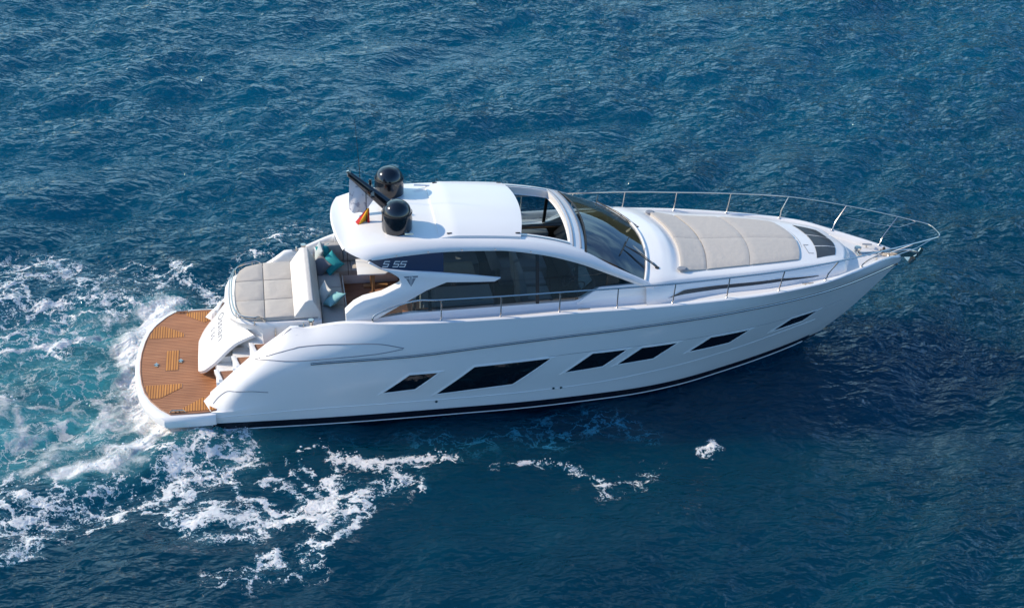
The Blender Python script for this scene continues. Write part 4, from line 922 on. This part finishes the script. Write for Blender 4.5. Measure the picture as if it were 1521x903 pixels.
# ---- guard rails
for s_ in (-1, 1):
    top = [(3.42,s_*2.03,2.30),(3.40,s_*2.02,2.40),(3.52,s_*2.0,2.50),(3.95,s_*2.02,2.68),(4.35,s_*2.08,2.80),(4.8,s_*2.16,2.83),(6.04,s_*2.21,2.86),(7.28,s_*2.22,2.88),(8.52,s_*2.21,2.89),(9.78,s_*2.16,2.89),(11.02,s_*2.03,2.88),(12.32,s_*1.86,2.87),(13.68,s_*1.57,2.86),(14.97,s_*1.10,2.79),(15.95,s_*.68,2.70),(16.62,s_*.36,2.63)]
    sp = spline(top, 6)
    m = MB(); m.tube(sp + [Vector((16.72,s_*.29,2.62)), Vector((16.765,s_*.18,2.615)), Vector((16.77,0,2.615))], .019, 8); rail = m.build('guard_rail', CHR, yacht)
    m = MB(); m.tube([(14.97,s_*1.06,2.50),(15.6,s_*.72,2.46),(16.1,s_*.50,2.46),(16.50,s_*.42,2.64)], .009, 6)
    m.build('mid_rail', CHR, rail)
    for x in (4.80, 6.04, 7.28, 8.52, 9.75, 11.0, 12.26, 13.48, 14.60, 15.55):
        b, z = line('sheer', x); b = float(b); z = float(z)+.015; base_ = Vector((x, s_*max(.1, b-.09), z))
        if x < 12.5: tx = x + .01
        elif x < 13: tx = x
        else: tx = {13.48:13.68, 14.60:14.97, 15.55:16.05}[x]
        tp = min(sp, key=lambda p: abs(p.x - (tx if x > 12.5 else x + .02)))
        m = MB()
        if x > 12.5: m.tube([base_, base_ + Vector((.02,0,.07)), base_ + (tp-base_)*.25 + Vector((-.02,0,.05)), tp], .014, 8)
        else: m.tube([base_, tp], .014, 8)
        m.lathe([(0,0),(.03,0),(.03,.012),(.016,.03)], base_.x, base_.y, base_.z-.002, 10); m.build('stanchion', CHR, rail)

# ---- domes, mast, aerials
prof = [(.27,-.14),(.27,-.06),(.305,-.04),(.318,.02),(.320,.18),(.312,.34),(.300,.40),(.27,.48),(.22,.545),(.15,.595),(.075,.62),(0.001,.628)]
for s_, dx in ((-1, 0), (1, 0)):
    m = MB(); m.lathe(prof, 4.04+dx, s_*.80, 3.83, 48); d = m.build('radar_dome', BLK, yacht, ang=30)
    m = MB(); m.lathe([(.316,.355),(.3195,.36),(.3195,.375),(.312,.38)], 4.04+dx, s_*.80, 3.83, 48); m.build('dome_seam', RUB, d)
    m = MB(); m.lathe([(0,-.0),(.30,0),(.30,.05),(.27,.06)], 4.04+dx, s_*.80, 3.745, 32); m.build('dome_base', GEL, d)
a0 = Vector((4.02, 0, 3.86)); a1 = Vector((3.12, 0, 4.72)); ax = (a1-a0).normalized(); nn = Vector((ax.z, 0, -ax.x)); rows_ = []
for k in range(13):
    u = k/12; wd = lerp(.15, .06, u); th = lerp(.10, .04, u); p = a0.lerp(a1, u)
    rows_.append([p + nn*wd*math.cos(q)*(1 if True else 0) + Vector((0,1,0))*th*math.sin(q) for q in [2*PI*j/14 for j in range(14)]])
m = MB(); m.grid(rows_, close=True); m.add(rows_[-1], [tuple(range(14))]); mast = m.build('signal_mast', BLK, yacht, ang=50)
m = MB(); m.tube([(3.12,0,4.70),(3.10,0,4.79)], .03, 10); m.build('anchor_light', CHR, mast)
m = MB(); m.box(3.55,3.63,-.30,.34,4.27,4.33); m.tube([(3.59,.30,4.33),(3.59,.30,4.42)], .035, 10); m.build('cross_arm', BLK, mast, bevel=.01)
m = MB(); m.tube([(3.40,.45,3.75),(3.38,.46,4.6),(3.30,.5,5.75)], .006, 5, rr=[.011,.007,.004]); m.build('whip_aerial', RUB, roof)
m = MB(); m.tube([(3.44,-.40,3.74),(3.44,-.40,4.52)], .010, 6); m.build('flag_staff', RUB, roof)
m = MB(); m.tube([(4.35,-1.08,3.80),(4.16,-1.10,3.83)], .03, 10, rr=[.018,.04]); m.build('horn', CHR, roof)
m = MB(); m.tube([(4.95,1.05,3.84),(4.6,.99,3.90)], .02, 8); m.build('roof_grab_rail', GEL, roof)
m = MB(); m.tube([(3.08,.92,3.58),(3.12,.92,1.75)], .008, 6); m.build('canopy_strap', RUB, roof)

# ---- saloon inside, seen through glass and open roof
m = MB(); m.box(4.33, 9.3, -1.62, 1.62, 1.44, 1.50); m.box(4.33, 9.3, -1.70, -1.62, 1.44, 2.33); m.box(4.33, 9.3, 1.62, 1.70, 1.44, 2.33); m.build('saloon_floor', SAL_F, yacht)
m = MB(); m.prism([(7.95,1.5),(7.95,2.25),(8.25,2.52),(9.2,2.62),(9.3,1.5)], -1.55, 1.55, 'y'); dash = m.build('dashboard', SAL_D, yacht, bevel=.03)
m = MB(); m.prism([(8.0,2.30),(8.22,2.53),(8.20,2.545),(7.98,2.315)], -1.25, -.35, 'y'); m.build('instrument_panel', BLK, dash)
m = MB(); m.lathe([(.165,0),(.18,.015),(.195,0),(.18,-.015),(.165,0)], 0, 0, 0, 24)
Mx = Matrix.Translation((7.78, -.8, 2.33)) @ Matrix.Rotation(rad(-62), 4, 'Y'); m.v = [tuple(Mx @ Vector(v)) for v in m.v]; m.tube([(7.78,-.8,2.33),(7.98,-.8,2.26)], .02, 8); m.build('steering_wheel', RUB, dash)
def seat(x, y, w_, nm='helm_seat'):
    m = MB(); m.box(x-.25, x+.28, y-w_/2, y+w_/2, 1.50, 1.98); m.box(x-.22, x+.36, y-w_/2, y+w_/2, 1.98, 2.14)
    m.prism([(x-.34,2.05),(x-.42,2.75),(x-.30,2.80),(x-.16,2.14),(x-.12,2.05)], y-w_/2, y+w_/2, 'y'); return m.build(nm, SAL_W, yacht, bevel=.04, seg=3)
seat(7.0, -.95, .55); seat(7.0, -.30, .55)
m = MB(); m.box(6.5, 7.6, .45, 1.5, 1.5, 1.95); m.prism([(6.3,1.9),(6.2,2.45),(6.35,2.5),(6.5,1.95)], .45, 1.5, 'y'); m.box(6.4,7.8,1.35,1.58,1.9,2.35); m.build('companion_seat', SAL_W, yacht, bevel=.05)
m = MB(); m.box(4.6, 6.1, .9, 1.58, 1.5, 1.9); m.box(4.6, 6.1, 1.38, 1.6, 1.9, 2.3); m.build('saloon_sofa', SAL_W, yacht, bevel=.05)
m = MB(); m.box(4.5, 6.0, -1.58, -.95, 1.5, 2.38); m.build('galley_unit', SAL_W, yacht, bevel=.02)
m = MB(); m.box(4.5, 6.0, -1.57, -.93, 2.382, 2.41); m.build('worktop', SAL_W, yacht)
m = MB(); m.box(5.0, 5.9, .15, .75, 2.0, 2.04); m.box(5.4,5.5,.4,.5,1.5,2.0); m.build('saloon_table', WOOD, yacht, bevel=.01)
m = MB(); m.box(4.30, 4.34, .2, 1.45, 1.5, 3.55); m.box(4.30, 4.34, -1.45, -1.1, 1.5, 3.45); m.build('saloon_door', SIDEG, yacht)
m = MB(); m.box(4.28,4.36,.15,.22,1.45,3.6); m.box(4.28,4.36,-1.5,-1.43,1.45,3.4); m.build('door_post', CHR, yacht)

# ---------------------------------------------------------------- loose things on board
def pillow(name, loc, rx, ry, rz, size, matl, label, group='scatter pillows in the cockpit'):
    m = MB(); n = 16; top = []; bot = []
    for i in range(n+1):
        a = []; b = []
        for j in range(n+1):
            u = -1 + 2*i/n; v = -1 + 2*j/n; h = .17*size*((1-u**4)*(1-v**4))**.6*(.62+.38*(1-u*u)*(1-v*v)) + .006
            pin = 1 - .10*(1-u*u)*abs(v) ; pin2 = 1 - .10*(1-v*v)*abs(u)
            a.append((u*size/2*pin2, v*size/2*pin, h)); b.append((u*size/2*pin2, v*size/2*pin, -h))
        top.append(a); bot.append(b)
    m.grid(top); m.grid([r[::-1] for r in bot])
    e = [(0,j) for j in range(n+1)] + [(i,n) for i in range(1,n+1)] + [(n,j) for j in range(n-1,-1,-1)] + [(i,0) for i in range(n-1,-1,-1)]
    m.grid([[top[i][j] for i, j in e], [bot[i][j] for i, j in e]])
    M_ = BOAT @ Matrix.Translation(loc) @ Euler((rad(rx), rad(ry), rad(rz))).to_matrix().to_4x4()
    o = m.build(name, matl, None, ang=70); o.matrix_world = M_; return tag(o, label, 'pillow', group)
pillow('scatter_pillow', (2.74, 1.02, 2.02), 35, -28, 25, .44, TEAL, 'bright teal pillow leaning in the port corner of the cockpit sofa')
pillow('scatter_pillow', (2.60, 1.36, 2.12), 60, 0, 20, .34, TEAL, 'small dark green teal pillow mostly hidden behind the bright teal one')
pillow('scatter_pillow', (2.50, 1.02, 1.97), 25, -48, 10, .44, GREYP, 'dark grey pillow beside the bright teal pillow, against the bolster')
pillow('scatter_pillow', (2.50, 1.34, 2.10), 20, -75, -15, .44, GREYL, 'pale blue grey pillow standing upright behind the dark grey pillow')
pillow('scatter_pillow', (2.70, -.47, 1.98), -24, -22, 32, .46, TEAL2, 'faded teal pillow lying on the seat nearest the starboard step')
pillow('scatter_pillow', (2.50, -.22, 1.98), 0, -62, 15, .44, CRM, 'cream pillow propped between the bolster and the faded teal pillow')
def flag(name, P00, P10, P01, P11, stripes, matl, amp, label, cat, fold=3):
    m = MB(); n = 18; k = 16; rows = []
    P = [Vector(p) for p in (P00, P10, P01, P11)]
    for i in range(n+1):
        u = i/n; r = []
        for j in range(k+1):
            v = j/k; p = P[0].lerp(P[1], v).lerp(P[2].lerp(P[3], v), u)
            r.append(p + Vector((.3, 1, 0))*amp*math.sin(fold*PI*v + 2.2*u)*(.25 + .75*u) + Vector((0,0,-.03*math.sin(PI*v)*u)))
        rows.append(r)
    if stripes:
        for a_, b_, mi in stripes: m.grid([r[a_:b_+1] for r in rows], mi)
    else: m.grid(rows)
    m.v = [tuple(BOAT @ Vector(v)) for v in m.v]
    c0 = Vector(m.v[0]); m.v = [tuple(Vector(v)-c0) for v in m.v]
    o = m.build(name, matl, None, thick=.003, ang=70); o.location = c0; return tag(o, label, cat)
flag('club_flag', (3.13,.0,4.60), (3.66,.02,4.12), (3.09,-.05,3.92), (3.42,-.06,3.80), None, WFLAG, .05, 'drooping white burgee with a grey emblem hanging from the black mast', 'flag', 2.4)
flag('national_flag', (3.455,-.40,4.10), (3.50,-.42,4.12), (3.20,-.40,3.77), (3.52,-.40,3.77), [(0,4,0),(4,12,1),(12,16,0)], [RED, YEL], .05, 'small red and yellow striped national flag hanging limp on its thin staff', 'flag', 3)
pillow('scatter_pillow', (6.75, 1.28, 2.62), 68, 0, 4, .46, TEAL, 'teal pillow inside the saloon, seen through the tinted starboard side glass', 'pillows in the saloon')
